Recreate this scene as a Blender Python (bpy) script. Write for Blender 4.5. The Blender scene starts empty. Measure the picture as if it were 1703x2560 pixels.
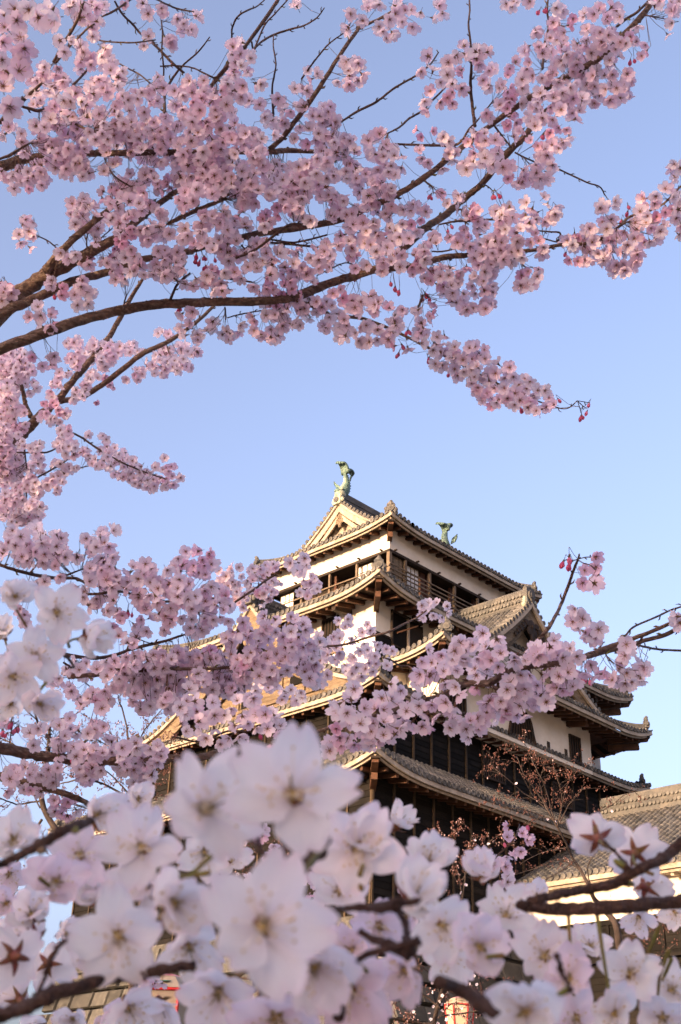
import bpy, math, random
import numpy as np
from mathutils import Vector, Matrix

# ------------------------------------------------------------------ camera, world, sun, exposure
scene = bpy.context.scene
COL = scene.collection
W0, H0 = 1703.0, 2560.0
CAM = np.array([-43.877201, -37.769357, 1.599947])
YAW, PITCH, ROLL, FPX = 0.762922, 0.497541, 0.029262, 3108.678881
_cy, _sy, _cp, _sp = math.cos(YAW), math.sin(YAW), math.cos(PITCH), math.sin(PITCH)
FWD = np.array([_cy * _cp, _sy * _cp, _sp])
_r = np.array([_sy, -_cy, 0.0]); _u = np.cross(_r, FWD)
RGT = math.cos(ROLL) * _r + math.sin(ROLL) * _u
UPV = -math.sin(ROLL) * _r + math.cos(ROLL) * _u
cam_data = bpy.data.cameras.new("camera")
cam_data.sensor_fit = 'VERTICAL'; cam_data.sensor_height = 36.0
cam_data.lens = FPX / H0 * 36.0
cam_data.clip_start = 0.02; cam_data.clip_end = 5000.0
cam_data.dof.use_dof = True
cam_data.dof.focus_distance = 5.5
cam_data.dof.aperture_fstop = 23.0
cam = bpy.data.objects.new("camera", cam_data); COL.objects.link(cam)
m = Matrix([[RGT[i], UPV[i], -FWD[i], CAM[i]] for i in range(3)] + [[0, 0, 0, 1]])
cam.matrix_world = m
scene.camera = cam

SUN = np.array([-1.0, 0.035, 0.0]); SUN /= np.linalg.norm(SUN)
ELEV = math.radians(5.5)
SUN = np.array([SUN[0] * math.cos(ELEV), SUN[1] * math.cos(ELEV), math.sin(ELEV)])
world = bpy.data.worlds.new("World"); scene.world = world; world.use_nodes = True
nt = world.node_tree; nt.nodes.clear()
sky = nt.nodes.new("ShaderNodeTexSky"); sky.sky_type = 'NISHITA'; sky.sun_disc = False
sky.sun_elevation = ELEV; sky.sun_rotation = math.atan2(SUN[0], SUN[1])
sky.altitude = 0; sky.air_density = 0.5; sky.dust_density = 8.0; sky.ozone_density = 1.0
bg = nt.nodes.new("ShaderNodeBackground"); bg.inputs[1].default_value = 0.15
wo = nt.nodes.new("ShaderNodeOutputWorld")
wb = nt.nodes.new("ShaderNodeMix"); wb.data_type = 'RGBA'; wb.blend_type = 'MULTIPLY'; wb.inputs[0].default_value = 1.0
wb.inputs[7].default_value = (1.11, .925, .89, 1)            # faint violet cast of the evening air
nt.links.new(sky.outputs[0], wb.inputs[6]); nt.links.new(wb.outputs[2], bg.inputs[0]); nt.links.new(bg.outputs[0], wo.inputs[0])
sun_data = bpy.data.lights.new("sun", 'SUN'); sun_data.energy = 1.2
sun_data.angle = math.radians(0.5); sun_data.color = (1.0, 0.69, 0.40)
sun_ob = bpy.data.objects.new("sun", sun_data); COL.objects.link(sun_ob)
sun_ob.rotation_euler = Vector(-SUN).to_track_quat('-Z', 'Y').to_euler()
vs = scene.view_settings
vs.view_transform = 'Standard'; vs.look = 'None'; vs.gamma = 1.0; vs.exposure = 2.95
scene.render.engine = 'CYCLES'
cy = scene.cycles
cy.max_bounces = 9; cy.diffuse_bounces = 6; cy.transmission_bounces = 5; cy.glossy_bounces = 2
cy.use_denoising = True; cy.use_adaptive_sampling = True; cy.adaptive_threshold = 0.02

# ------------------------------------------------------------------ helpers
def unit(v):
    v = np.asarray(v, float); return v / (np.linalg.norm(v) + 1e-12)
def ray(px, py):
    return FWD + RGT * ((px - W0 / 2) / FPX) - UPV * ((py - H0 / 2) / FPX)
def at(px, py, d):
    return CAM + ray(px, py) * d

class MB:
    """collects vertices and faces (several materials) for ONE mesh object"""
    def __init__(s): s.v = []; s.f = []; s.m = []; s.t = []
    def add(s, vs, fs, mi=0, tint=None):
        o = len(s.v); s.v += [tuple(p) for p in vs]
        s.f += [tuple(i + o for i in f) for f in fs]; s.m += [mi] * len(fs)
        if tint is None: tint = 0.5
        s.t += [tint] * len(vs)
    def box(s, c, size, ax=None, mi=0, tint=None):
        c = np.asarray(c, float); ax = np.eye(3) if ax is None else ax
        hx, hy, hz = [k / 2 for k in size]; P = []
        for i in (-1, 1):
            for j in (-1, 1):
                for k in (-1, 1): P.append(c + ax[0] * i * hx + ax[1] * j * hy + ax[2] * k * hz)
        s.add(P, [(0, 1, 3, 2), (4, 6, 7, 5), (0, 4, 5, 1), (2, 3, 7, 6), (0, 2, 6, 4), (1, 5, 7, 3)], mi, tint)
    def span(s, lo, hi, mi=0, tint=None):
        lo = np.asarray(lo, float); hi = np.asarray(hi, float)
        s.box((lo + hi) / 2, np.abs(hi - lo), None, mi, tint)
    def bar(s, p, q, w, h, up=(0, 0, 1), mi=0, tint=None):
        p = np.asarray(p, float); q = np.asarray(q, float); d = q - p; L = np.linalg.norm(d); d = d / L
        a = np.cross(up, d); a = unit(a); b = np.cross(d, a)
        s.box((p + q) / 2, (L, w, h), np.array([d, a, b]), mi, tint)
    def ribbon(s, pts, w, h, side, mi=0, tint=None):
        """rectangular section swept along pts; side = horizontal thickness direction, h measured along 'up' = z"""
        n = len(pts); V = []
        side = np.asarray(side, float)
        for i, p in enumerate(pts):
            p = np.asarray(p, float)
            a = np.asarray(pts[max(i - 1, 0)], float); b = np.asarray(pts[min(i + 1, n - 1)], float)
            d = unit(b - a); up = unit(np.cross(d, side));
            if up[2] < 0: up = -up
            for si, ui in ((-1, -1), (1, -1), (1, 1), (-1, 1)): V.append(p + side * w / 2 * si + up * h / 2 * ui)
        F = []
        for i in range(n - 1):
            for k in range(4): F.append((i * 4 + k, i * 4 + (k + 1) % 4, i * 4 + 4 + (k + 1) % 4, i * 4 + 4 + k))
        F += [(3, 2, 1, 0), tuple(4 * (n - 1) + k for k in range(4))]
        s.add(V, F, mi, tint)
    def tube(s, pts, radii, ns=8, mi=0, cap=True, tint=None):
        pts = [np.asarray(p, float) for p in pts]; n = len(pts); V = []; ref = None
        for i in range(n):
            d = unit(pts[min(i + 1, n - 1)] - pts[max(i - 1, 0)])
            if ref is None:
                ref = np.array([0, 0, 1.0]) if abs(d[2]) < .9 else np.array([1.0, 0, 0])
            a = unit(ref - d * (ref @ d)); b = np.cross(d, a); ref = a
            r = radii[i] if hasattr(radii, '__len__') else radii
            for k in range(ns):
                t = 2 * math.pi * k / ns; V.append(pts[i] + (a * math.cos(t) + b * math.sin(t)) * r)
        F = []
        for i in range(n - 1):
            for k in range(ns): F.append((i * ns + k, i * ns + (k + 1) % ns, (i + 1) * ns + (k + 1) % ns, (i + 1) * ns + k))
        if cap: F += [tuple(range(ns))[::-1], tuple((n - 1) * ns + k for k in range(ns))]
        s.add(V, F, mi, tint)
    def blob(s, c, r, ax=None, mi=0, nu=8, nv=5, tint=None):
        c = np.asarray(c, float); r = (r, r, r) if not hasattr(r, '__len__') else r
        ax = np.eye(3) if ax is None else ax; V = []; F = []
        for j in range(nv + 1):
            th = math.pi * j / nv
            for i in range(nu):
                ph = 2 * math.pi * i / nu
                V.append(c + ax[0] * r[0] * math.sin(th) * math.cos(ph) + ax[1] * r[1] * math.sin(th) * math.sin(ph) + ax[2] * r[2] * math.cos(th))
        for j in range(nv):
            for i in range(nu): F.append((j * nu + i, j * nu + (i + 1) % nu, (j + 1) * nu + (i + 1) % nu, (j + 1) * nu + i)[::-1])
        s.add(V, F, mi, tint)
    def disc(s, c, n, r, ns=10, mi=0, tint=None):
        n = unit(n); a = unit(np.cross(n, (0, 0, 1.0) if abs(n[2]) < .9 else (1.0, 0, 0))); b = np.cross(n, a)
        V = [np.asarray(c) + (a * math.cos(2 * math.pi * k / ns) + b * math.sin(2 * math.pi * k / ns)) * r for k in range(ns)]
        s.add(V, [tuple(range(ns))], mi, tint)
    def build(s, name, mats, parent=None, smooth=False, col=None):
        me = bpy.data.meshes.new(name)
        me.from_pydata(s.v, [], s.f)
        if not isinstance(mats, (list, tuple)): mats = [mats]
        for x in mats: me.materials.append(x)
        if len(mats) > 1: me.polygons.foreach_set("material_index", s.m)
        if smooth: me.polygons.foreach_set("use_smooth", [True] * len(s.f))
        a = me.attributes.new("tint", 'FLOAT', 'POINT'); a.data.foreach_set("value", np.asarray(s.t, dtype=np.float32))
        me.update()
        o = bpy.data.objects.new(name, me); COL.objects.link(o)
        if parent is not None: o.parent = parent
        return o

def tag(o, label=None, cat=None, group=None, kind=None):
    if label: o["label"] = label
    if cat: o["category"] = cat
    if group: o["group"] = group
    if kind: o["kind"] = kind
    return o
def thing(name, label, cat, group=None):
    o = bpy.data.objects.new(name, None); COL.objects.link(o)
    return tag(o, label, cat, group)

def mat(name, col, rough=0.8, noise=None, scale=3.0, bump=0.0, bscale=20.0, tint=0.0, stretch=None, spec=0.3, col2=None, tintcol=None):
    """procedural surface: base colour, large noise toward noise colour, per-piece variation from the 'tint' attribute, fine bump"""
    M = bpy.data.materials.new(name); M.use_nodes = True; t = M.node_tree; N = t.nodes; L = t.links
    b = N["Principled BSDF"]; b.inputs["Roughness"].default_value = rough
    b.inputs["Specular IOR Level"].default_value = spec
    tc = N.new("ShaderNodeTexCoord"); mp = N.new("ShaderNodeMapping"); L.new(tc.outputs["Object"], mp.inputs[0])
    if stretch: mp.inputs["Scale"].default_value = stretch
    out = None
    rgb = N.new("ShaderNodeRGB"); rgb.outputs[0].default_value = (*col, 1); out = rgb.outputs[0]
    def mix(a, c, fac):
        x = N.new("ShaderNodeMix"); x.data_type = 'RGBA'; L.new(fac, x.inputs[0]); L.new(a, x.inputs[6])
        if isinstance(c, tuple): x.inputs[7].default_value = (*c, 1)
        else: L.new(c, x.inputs[7])
        return x.outputs[2]
    def ramp(f, lo, hi):
        r = N.new("ShaderNodeMapRange"); L.new(f, r.inputs[0]); r.inputs[1].default_value = lo; r.inputs[2].default_value = hi
        return r.outputs[0]
    if noise:
        n = N.new("ShaderNodeTexNoise"); n.inputs["Scale"].default_value = scale; n.inputs["Detail"].default_value = 6
        n.inputs["Roughness"].default_value = 0.65; L.new(mp.outputs[0], n.inputs["Vector"])
        out = mix(out, noise, ramp(n.outputs[0], .4, .68))
    if col2:
        n = N.new("ShaderNodeTexNoise"); n.inputs["Scale"].default_value = scale * 5; n.inputs["Detail"].default_value = 4
        L.new(mp.outputs[0], n.inputs["Vector"]); out = mix(out, col2, ramp(n.outputs[0], .5, .75))
    if tint:
        a = N.new("ShaderNodeAttribute"); a.attribute_name = "tint"
        r = N.new("ShaderNodeMapRange"); L.new(a.outputs["Fac"], r.inputs[0]); r.inputs[3].default_value = 1 - tint; r.inputs[4].default_value = 1 + tint
        x = N.new("ShaderNodeVectorMath"); x.operation = 'SCALE'; L.new(out, x.inputs[0]); L.new(r.outputs[0], x.inputs["Scale"]); out = x.outputs[0]
        if tintcol: out = mix(out, tintcol, ramp(a.outputs["Fac"], .75, 1.0))
    L.new(out, b.inputs["Base Color"])
    if bump:
        n = N.new("ShaderNodeTexNoise"); n.inputs["Scale"].default_value = bscale; n.inputs["Detail"].default_value = 5
        L.new(mp.outputs[0], n.inputs["Vector"]); bp = N.new("ShaderNodeBump"); bp.inputs["Strength"].default_value = bump
        bp.inputs["Distance"].default_value = 0.02
        L.new(n.outputs[0], bp.inputs["Height"]); L.new(bp.outputs[0], b.inputs["Normal"])
    return M

M = {}
M['tile'] = mat('roof_tile', (.068, .069, .072), .75, (.14, .128, .114), 1.2, .35, 25, tint=.38, col2=(.065, .065, .065))
M['tile_end'] = mat('tile_end', (.12, .114, .105), .8, (.055, .056, .058), 2.5, .3, 30, tint=.3)
M['plaster'] = mat('white_plaster', (.68, .63, .56), .9, (.56, .50, .42), .7, .15, 18, col2=(.62, .56, .48))
M['fascia'] = mat('eave_fascia', (.36, .315, .26), .85, (.20, .16, .125), 2.2, .2, 22)
M['wood'] = mat('eave_wood', (.085, .038, .02), .75, (.04, .02, .013), 2.0, .3, 30)
M['grey_wood'] = mat('weathered_wood', (.18, .135, .09), .85, (.08, .056, .036), 2.5, .5, 18, tint=.25, stretch=(1, 1, 6))
M['pale_wood'] = mat('pale_board', (.36, .30, .24), .85, (.22, .18, .14), 2.5, .4, 16, tint=.15, stretch=(1, 1, .25))
M['black'] = mat('black_board', (.0055, .005, .0048), .8, (.011, .009, .008), 1.5, .4, 20, tint=.45, spec=.12)
M['batten'] = mat('wall_batten', (.05, .034, .02), .85, (.010, .008, .006), .9, .4, 24)
M['dark'] = mat('dark_wood', (.018, .013, .010), .8, (.036, .021, .014), 2.0, .3, 25)
M['brown'] = mat('brown_panel', (.085, .034, .02), .7, (.04, .02, .013), 2.0, .3, 25)
M['post'] = mat('balcony_post', (.16, .12, .085), .8, (.075, .055, .038), 3.0, .4, 25)
M['paper'] = mat('paper_screen', (.72, .70, .68), .8, (.62, .60, .58), 2.0)
M['verdigris'] = mat('green_copper', (.11, .18, .15), .6, (.045, .08, .07), 2.6, .5, 14, tint=.3, col2=(.20, .26, .21))
M['verdigris_pale'] = mat('pale_copper', (.36, .36, .27), .65, (.20, .25, .20), 2.4, .4, 16)
M['bark'] = mat('cherry_bark', (.155, .095, .068), .7, (.075, .048, .038), 14, 1.0, 45, col2=(.27, .19, .14), spec=.3, stretch=(1, 1, 2.2))
M['twig'] = mat('twig_bark', (.10, .058, .044), .7, (.05, .032, .028), 40, .5, 120, spec=.3)
M['fg_bark'] = mat('near_twig_bark', (.12, .062, .045), .7, (.055, .032, .028), 120, .9, 500, col2=(.20, .12, .09), spec=.3)
M['green'] = mat('bud_green', (.14, .15, .035), .6, (.20, .10, .04), 60)
M['stone'] = mat('rampart_stone', (.065, .062, .056), .9, (.035, .035, .032), .8, .8, 4, tint=.35, col2=(.09, .085, .075))
M['ground'] = mat('park_ground', (.24, .21, .17), .95, (.18, .155, .12), .25, .5, 5)
M['bud_brown'] = mat('blossom_bud', (.12, .05, .04), .8, (.075, .035, .03), 30, tint=.4, tintcol=(.50, .36, .37))
M['far_bark'] = mat('far_bark', (.05, .036, .032), .85, (.028, .02, .018), 9, .5, 40)
M['red'] = mat('red_lacquer', (.50, .018, .02), .4, (.36, .02, .02), 8)
M['lantern_paper'] = mat('lantern_paper', (.34, .28, .21), .7, (.30, .24, .17), 4)
M['pink_print'] = mat('pink_print', (.75, .25, .34), .7, (.8, .5, .52), 9)
M['green_print'] = mat('green_print', (.02, .25, .14), .6)

def petal_mat(name, trans=0.45):
    X = bpy.data.materials.new(name); X.use_nodes = True; t = X.node_tree; N = t.nodes; L = t.links
    for n in list(N):
        if n.type != 'OUTPUT_MATERIAL': N.remove(n)
    o = [n for n in N if n.type == 'OUTPUT_MATERIAL'][0]
    a = N.new("ShaderNodeAttribute"); a.attribute_name = "petal"
    d = N.new("ShaderNodeBsdfDiffuse"); tr = N.new("ShaderNodeBsdfTranslucent"); mx = N.new("ShaderNodeMixShader")
    g = N.new("ShaderNodeBsdfGlossy"); g.inputs["Roughness"].default_value = .55; g.inputs[0].default_value = (.9, .9, .9, 1)
    mg = N.new("ShaderNodeMixShader"); mg.inputs[0].default_value = 0.02
    ml = N.new("ShaderNodeMath"); ml.operation = 'MULTIPLY'; ml.inputs[1].default_value = 40.0; L.new(a.outputs["Alpha"], ml.inputs[0])
    nz = N.new("ShaderNodeTexNoise"); nz.noise_dimensions = '1D'; nz.inputs["Scale"].default_value = 1.0; nz.inputs["Detail"].default_value = 2; L.new(ml.outputs[0], nz.inputs["W"])
    mr = N.new("ShaderNodeMapRange"); L.new(nz.outputs[0], mr.inputs[0]); mr.inputs[1].default_value = .35; mr.inputs[2].default_value = .65; mr.inputs[3].default_value = .90; mr.inputs[4].default_value = 1.02
    vm = N.new("ShaderNodeVectorMath"); vm.operation = 'SCALE'; L.new(a.outputs["Color"], vm.inputs[0]); L.new(mr.outputs[0], vm.inputs["Scale"])
    L.new(vm.outputs[0], d.inputs[0]); L.new(vm.outputs[0], tr.inputs[0]); mx.inputs[0].default_value = trans
    L.new(d.outputs[0], mx.inputs[1]); L.new(tr.outputs[0], mx.inputs[2])
    L.new(mx.outputs[0], mg.inputs[1]); L.new(g.outputs[0], mg.inputs[2]); L.new(mg.outputs[0], o.inputs[0])
    return X
M['petal'] = petal_mat('cherry_petal', .5)
M['near_petal'] = petal_mat('near_petal', .6)
M['throat'] = mat('throat', (.30, .24, .09), .7, (.22, .12, .05), 150)
M['centre'] = mat('blossom_centre', (.24, .12, .075), .7, (.28, .17, .07), 200)
M['stalk'] = mat('blossom_stalk', (.12, .055, .035), .6, (.13, .10, .035), 90)
M['anther'] = mat('anther', (.56, .44, .20), .7, (.46, .30, .12), 300)
M['filament'] = mat('filament', (.82, .76, .68), .7)
M['sepal'] = mat('sepal', (.17, .045, .04), .6, (.16, .11, .03), 120)
# ------------------------------------------------------------------ setting: ground
g = MB(); g.add([(-1500, -1500, 0), (1500, -1500, 0), (1500, 1500, 0), (-1500, 1500, 0)], [(0, 1, 2, 3)])
tag(g.build("ground", M['ground']), kind='structure')

RNG = random.Random(7)
TILE = 0.29
# ------------------------------------------------------------------ the keep
keep = thing("castle_keep", "tall old castle keep of white plaster and black boards under tiers of grey tiled roofs", "castle")

def tile_row(mb, pts, lat, end_dir=None, r=.095, cap=True):
    """one row of round cover tiles laid over the points pts (upper end first, eave last); lat = unit vector along the eave"""
    lat = np.asarray(lat, float)
    P = [np.asarray(p, float) for p in pts]
    seg = [np.linalg.norm(P[i + 1] - P[i]) for i in range(len(P) - 1)]; tot = sum(seg)
    if tot < .12: return
    n = max(1, int(round(tot / .34))); cum = np.concatenate([[0], np.cumsum(seg)])
    A = np.array(P)
    def pos(s): return np.array([np.interp(s, cum, A[:, k]) for k in range(3)])
    for k in range(n):
        a = pos(tot * k / n); b = pos(min(tot, tot * (k + 1) / n + .03)); d = unit(b - a); up = np.cross(lat, d)
        if up[2] < 0: up = -up
        j = RNG.uniform(-.008, .008); t = RNG.random()
        V = []
        for q, rr, lift in ((a, r * .86, .0), (b, r, .014)):
            for i in range(6):
                th = math.pi * i / 5
                V.append(q + lat * (math.cos(th) * rr + j) + up * (math.sin(th) * rr * 1.05 + lift - .01))
        F = [(i, i + 1, 7 + i, 6 + i) for i in range(5)] + [tuple(range(6, 12))]
        mb.add(V, F, 0, t)
    if cap:                                    # round end tile at the eave
        e = P[-1]; d = unit(P[-1] - P[-2]); o = unit([d[0], d[1], 0]); up = np.array([0, 0, 1.0]); c = e + o * .03 + up * .035
        ns = 9; V = []
        for off, rr in ((-.10, r * 1.12), (.02, r * 1.2), (.02, r * .85), (.0, r * .8)):
            for i in range(ns):
                th = 2 * math.pi * i / ns; V.append(c + o * off + (lat * math.cos(th) + up * math.sin(th)) * rr)
        F = [(q * ns + i, q * ns + (i + 1) % ns, (q + 1) * ns + (i + 1) % ns, (q + 1) * ns + i) for q in range(3) for i in range(ns)]
        F.append(tuple(3 * ns + i for i in range(ns)))
        mb.add(V, F, 1, RNG.random())

def slope(mb, rows, lat):
    """rows: list of point lists of equal length; pan tiles between, cover tiles on top"""
    n = len(rows[0]); V = []; F = []
    for r in rows: V += [np.asarray(p, float) for p in r]
    for i in range(len(rows) - 1):
        for k in range(n - 1): F.append((i * n + k, i * n + k + 1, (i + 1) * n + k + 1, (i + 1) * n + k))
    mb.add(V, F, 2, .35)
    lip = [np.asarray(r[-1], float) for r in rows]
    for a, b in zip(lip[:-1], lip[1:]):         # hanging lip of the eave pan tiles
        z = np.array([0, 0, .07]); mb.add([a, b, b - z, a - z], [(0, 1, 2, 3)], 1, RNG.random())
    for r in rows: tile_row(mb, r, lat)

ROOFM = [M['tile'], M['tile_end'], M['tile']]

class Roof:
    """eave rectangle centred on (cx, cy); height field with upturned corners"""
    def __init__(s, hx, hy, ze, tip, a, b, L=3.2, cx=0, cy=0):
        s.hx, s.hy, s.ze, s.tip, s.a, s.b, s.L, s.cx, s.cy = hx, hy, ze, tip, a, b, L, cx, cy
    def prof(s, t): return s.a * t + s.b * t * t
    def lift(s, x, y):
        dx = max(0, s.hx - abs(x - s.cx)); dy = max(0, s.hy - abs(y - s.cy))
        return s.tip * max(0, 1 - dx / s.L) ** 2.4 * max(0, 1 - dy / s.L) ** 2.4
    def P(s, x, y, t): return np.array([x, y, s.ze + .13 + s.prof(t) + s.lift(x, y)])
    def side(s, mb, ax, sg, tmax, lo=None, hi=None, hip=True, nk=9):
        """rows of one slope. ax=0: the slope faces x (rows spaced along y); ax=1: faces y"""
        h = s.hy if ax == 0 else s.hx; c = s.cy if ax == 0 else s.cx
        lo = -h if lo is None else lo; hi = h if hi is None else hi
        n = max(2, int(round((hi - lo) / TILE))); rows = []
        for i in range(n + 1):
            u = lo + (hi - lo) * i / n
            tm = min(tmax, h - abs(u)) if hip else tmax
            tm = max(tm, .02); row = []
            for k in range(nk + 1):
                t = tm * (1 - k / nk)
                if ax == 0: p = s.P(s.cx + sg * (s.hx - t), c + u, t)
                else: p = s.P(c + u, s.cy + sg * (s.hy - t), t)
                row.append(p)
            rows.append(row)
        slope(mb, rows, (0, 1, 0) if ax == 0 else (1, 0, 0))
    def edge(s, ax, sg, lo=None, hi=None, n=40, inset=0., dz=0.):
        h = (s.hy if ax == 0 else s.hx); c = s.cy if ax == 0 else s.cx
        lo = -h + inset if lo is None else lo; hi = h - inset if hi is None else hi; out = []
        for i in range(n + 1):
            u = lo + (hi - lo) * i / n
            x, y = (s.cx + sg * (s.hx - inset), c + u) if ax == 0 else (c + u, s.cy + sg * (s.hy - inset))
            out.append(np.array([x, y, s.ze + s.lift(*((s.cx + sg * s.hx, y) if ax == 0 else (x, s.cy + sg * s.hy))) + dz]))
        return out
    def fascia(s, mb, sides):
        for ax, sg in sides:
            sd = (1, 0, 0) if ax == 0 else (0, 1, 0)
            mb.ribbon(s.edge(ax, sg, inset=.05, dz=-.03), .07, .17, sd, 0)
            mb.ribbon(s.edge(ax, sg, inset=.17, dz=-.15), .06, .09, sd, 1)
    def rafters(s, mb, sides, depth, lim=None, sp=.56, up=.22):
        for ax, sg in sides:
            h = s.hy if ax == 0 else s.hx; c = s.cy if ax == 0 else s.cx
            n = int(2 * (h - .35) / sp)
            for i in range(n + 1):
                u = -(h - .35) + 2 * (h - .35) * i / n
                if lim and not (lim[0] <= u <= lim[1]): continue
                dd = min(depth, max(.25, (h - abs(u)) + .05)); pts = []
                for t in (.26, dd):
                    x, y = (s.cx + sg * (s.hx - t), c + u) if ax == 0 else (c + u, s.cy + sg * (s.hy - t))
                    lf = s.lift(*((s.cx + sg * s.hx, y) if ax == 0 else (x, s.cy + sg * s.hy)))
                    pts.append(np.array([x, y, s.ze - .27 + lf * (1 - t / depth * .6) + up * t]))
                mb.bar(pts[0], pts[1], .13, .15, mi=0)
            # boarding above the rafters
            e0 = s.edge(ax, sg, inset=.14, dz=-.12); e1 = []
            for p in s.edge(ax, sg, inset=.14, dz=0):
                if ax == 0: q = np.array([s.cx + sg * (s.hx - depth), np.clip(p[1], c - (s.hy - depth), c + (s.hy - depth)), s.ze - .15 + up * depth])
                else: q = np.array([np.clip(p[0], c - (s.hx - depth), c + (s.hx - depth)), s.cy + sg * (s.hy - depth), s.ze - .15 + up * depth])
                e1.append(q)
            nn = len(e0)
            mb.add(e0 + e1, [(i, i + 1, nn + i + 1, nn + i) for i in range(nn - 1)], 1)
            for q in ([depth * .62] if depth > 1.9 else []):     # purlins carrying the rafters
                pts = [a + (b - a) * (q / depth) for a, b in zip(e0, e1)]
                mb.ribbon([p - np.array([0, 0, .30]) for p in pts[2:-2]], .16, .18, (1, 0, 0) if ax == 0 else (0, 1, 0), 1)
    def corner(s, mb, sx, sy, depth):
        """corner rafter with its capped end"""
        tipz = s.ze + s.tip
        a = np.array([s.cx + sx * (s.hx - .22), s.cy + sy * (s.hy - .22), tipz - .30])
        b = np.array([s.cx + sx * (s.hx - depth), s.cy + sy * (s.hy - depth), s.ze - .30 + .2 * depth])
        mb.bar(a, b, .24, .34, mi=0); d = unit(a - b)
        mb.bar(a - d * .02, a + d * .10, .32, .10, mi=1)
        c = a - np.array([0, 0, .42]) - d * .45
        mb.bar(c, b - np.array([0, 0, .36]), .22, .26, mi=0)
    def hip(s, mb, sx, sy, t0, t1, w=.26, h=.30):
        pts = []
        for k in range(10):
            t = t0 + (t1 - t0) * k / 9
            x, y = s.cx + sx * (s.hx - t), s.cy + sy * (s.hy - t)
            pts.append(s.P(x, y, t) + np.array([0, 0, .13]))
        sd = unit([sx * -sy, 1.0 * 1, 0]) if sx * sy > 0 else unit([1, 1, 0])
        for q, (ww, hh) in enumerate(((w, .12), (w * .82, .11), (w * .9, .1))):
            mb.ribbon([p + np.array([0, 0, q * .1]) for p in pts], ww, hh, sd, 2, .3 + .2 * q)
        mb.tube([p + np.array([0, 0, .31]) for p in pts], .09, 7, 0, True, .5)

def ornament(mb, p, d, sc=1.0):
    """ridge-end demon tile: stepped base, round crest tile, knobbed top; p = foot, d = facing direction"""
    d = unit([d[0], d[1], 0]); sd = np.array([-d[1], d[0], 0]); up = np.array([0, 0, 1.0]); p = np.asarray(p, float)
    ax = np.array([d, sd, up])
    mb.box(p + up * .16 * sc, (.22 * sc, .46 * sc, .30 * sc), ax, 0, .5)
    mb.box(p + up * .36 * sc - d * .01, (.18 * sc, .38 * sc, .16 * sc), ax, 0, .3)
    for k in (-1, 1):
        mb.blob(p + up * .20 * sc + sd * k * .25 * sc, (.09 * sc, .10 * sc, .12 * sc), ax, 0, tint=.6)
        mb.blob(p + up * .44 * sc + sd * k * .13 * sc, (.08 * sc, .09 * sc, .10 * sc), ax, 0, tint=.4)
    c = p + up * .22 * sc + d * .16 * sc
    mb.tube([c - d * .1 * sc, c], .14 * sc, 10, 1, True, .8); mb.disc(c + d * .004, d, .09 * sc, 10, 1, .2)
    mb.blob(p + up * .50 * sc, (.12 * sc, .17 * sc, .13 * sc), ax, 0, tint=.7)
    mb.blob(p + up * .60 * sc + d * .04 * sc, (.09 * sc, .09 * sc, .08 * sc), ax, 0, tint=.5)

def ridge(mb, p, q, h, w=.34, pattern=False):
    p = np.asarray(p, float); q = np.asarray(q, float); n = max(2, int(h / .13)); up = np.array([0, 0, 1.0])
    d = unit(q - p); sd = np.array([-d[1], d[0], 0])
    for k in range(n):
        ww = w * (1.0 if k % 2 == 0 else .84)
        mb.bar(p + up * (k + .5) * h / n, q + up * (k + .5) * h / n, ww, h / n * .94, mi=2, tint=RNG.random() * .6)
    mb.tube([p + up * (h + .03), q + up * (h + .03)], .11, 8, 0, True, .5)
    if pattern:
        L = np.linalg.norm(q - p); m_ = int(L / .2)
        for r_ in range(2):
            for i in range(m_):
                for sgn in (-1, 1):
                    c = p + d * (i + .5 + .5 * r_) * .2 + up * h * (.36 + .34 * r_) + sd * sgn * (w / 2 - .03)
                    mb.tube([c, c + sd * sgn * .07], .085, 7, 1, True, RNG.random())

def verge_tiles(mb, pts, out, sp=.30):
    """short round tiles laid along a gable edge, their ends facing 'out'"""
    P = np.array(pts); seg = np.linalg.norm(np.diff(P, axis=0), axis=1); cum = np.concatenate([[0], np.cumsum(seg)])
    n = int(cum[-1] / sp); out = np.asarray(out, float)
    for i in range(n + 1):
        s_ = cum[-1] * i / n; c = np.array([np.interp(s_, cum, P[:, k]) for k in range(3)]) + np.array([0, 0, .07])
        t = RNG.random()
        mb.tube([c - out * .55, c + out * .04], .095, 8, 0, False, t); mb.tube([c + out * .02, c + out * .07], .11, 8, 1, True, t)
        mb.disc(c + out * .075, out, .075, 8, 1, .2)

def pendant(mb, p, d, sc=1.0):
    """carved gable pendant: a heart drop between scrolled fins"""
    d = np.asarray(d, float); sd = np.array([-d[1], d[0], 0]); up = np.array([0, 0, 1.0]); ax = np.array([sd, d, up])
    p = np.asarray(p, float)
    mb.blob(p - up * .30 * sc, (.22 * sc, .07, .30 * sc), ax, 0)
    mb.blob(p - up * .66 * sc, (.13 * sc, .06, .20 * sc), ax, 0)
    for k in (-1, 1):
        mb.blob(p - up * .46 * sc + sd * k * .17 * sc, (.13 * sc, .06, .16 * sc), ax, 0)
        for q in range(5):
            mb.blob(p - up * (.18 + .16 * q) * sc + sd * k * (.30 + .17 * q) * sc, ((.16 - .012 * q) * sc, .06, (.12 - .008 * q) * sc), ax, 0)
            mb.blob(p - up * (.26 + .16 * q) * sc + sd * k * (.34 + .17 * q) * sc + d * .03, (.06 * sc, .05, .06 * sc), ax, 0)
    mb.blob(p - up * .28 * sc + d * .07, (.09 * sc, .05, .09 * sc), ax, 0)

def barge(mb, pts, out, w=.42, th=.09, drop=.34, mi=0):
    """bargeboard following a gable edge"""
    sd = np.asarray(out, float)
    mb.ribbon([np.asarray(p) - np.array([0, 0, drop]) for p in pts], th, w, sd, mi)

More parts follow.
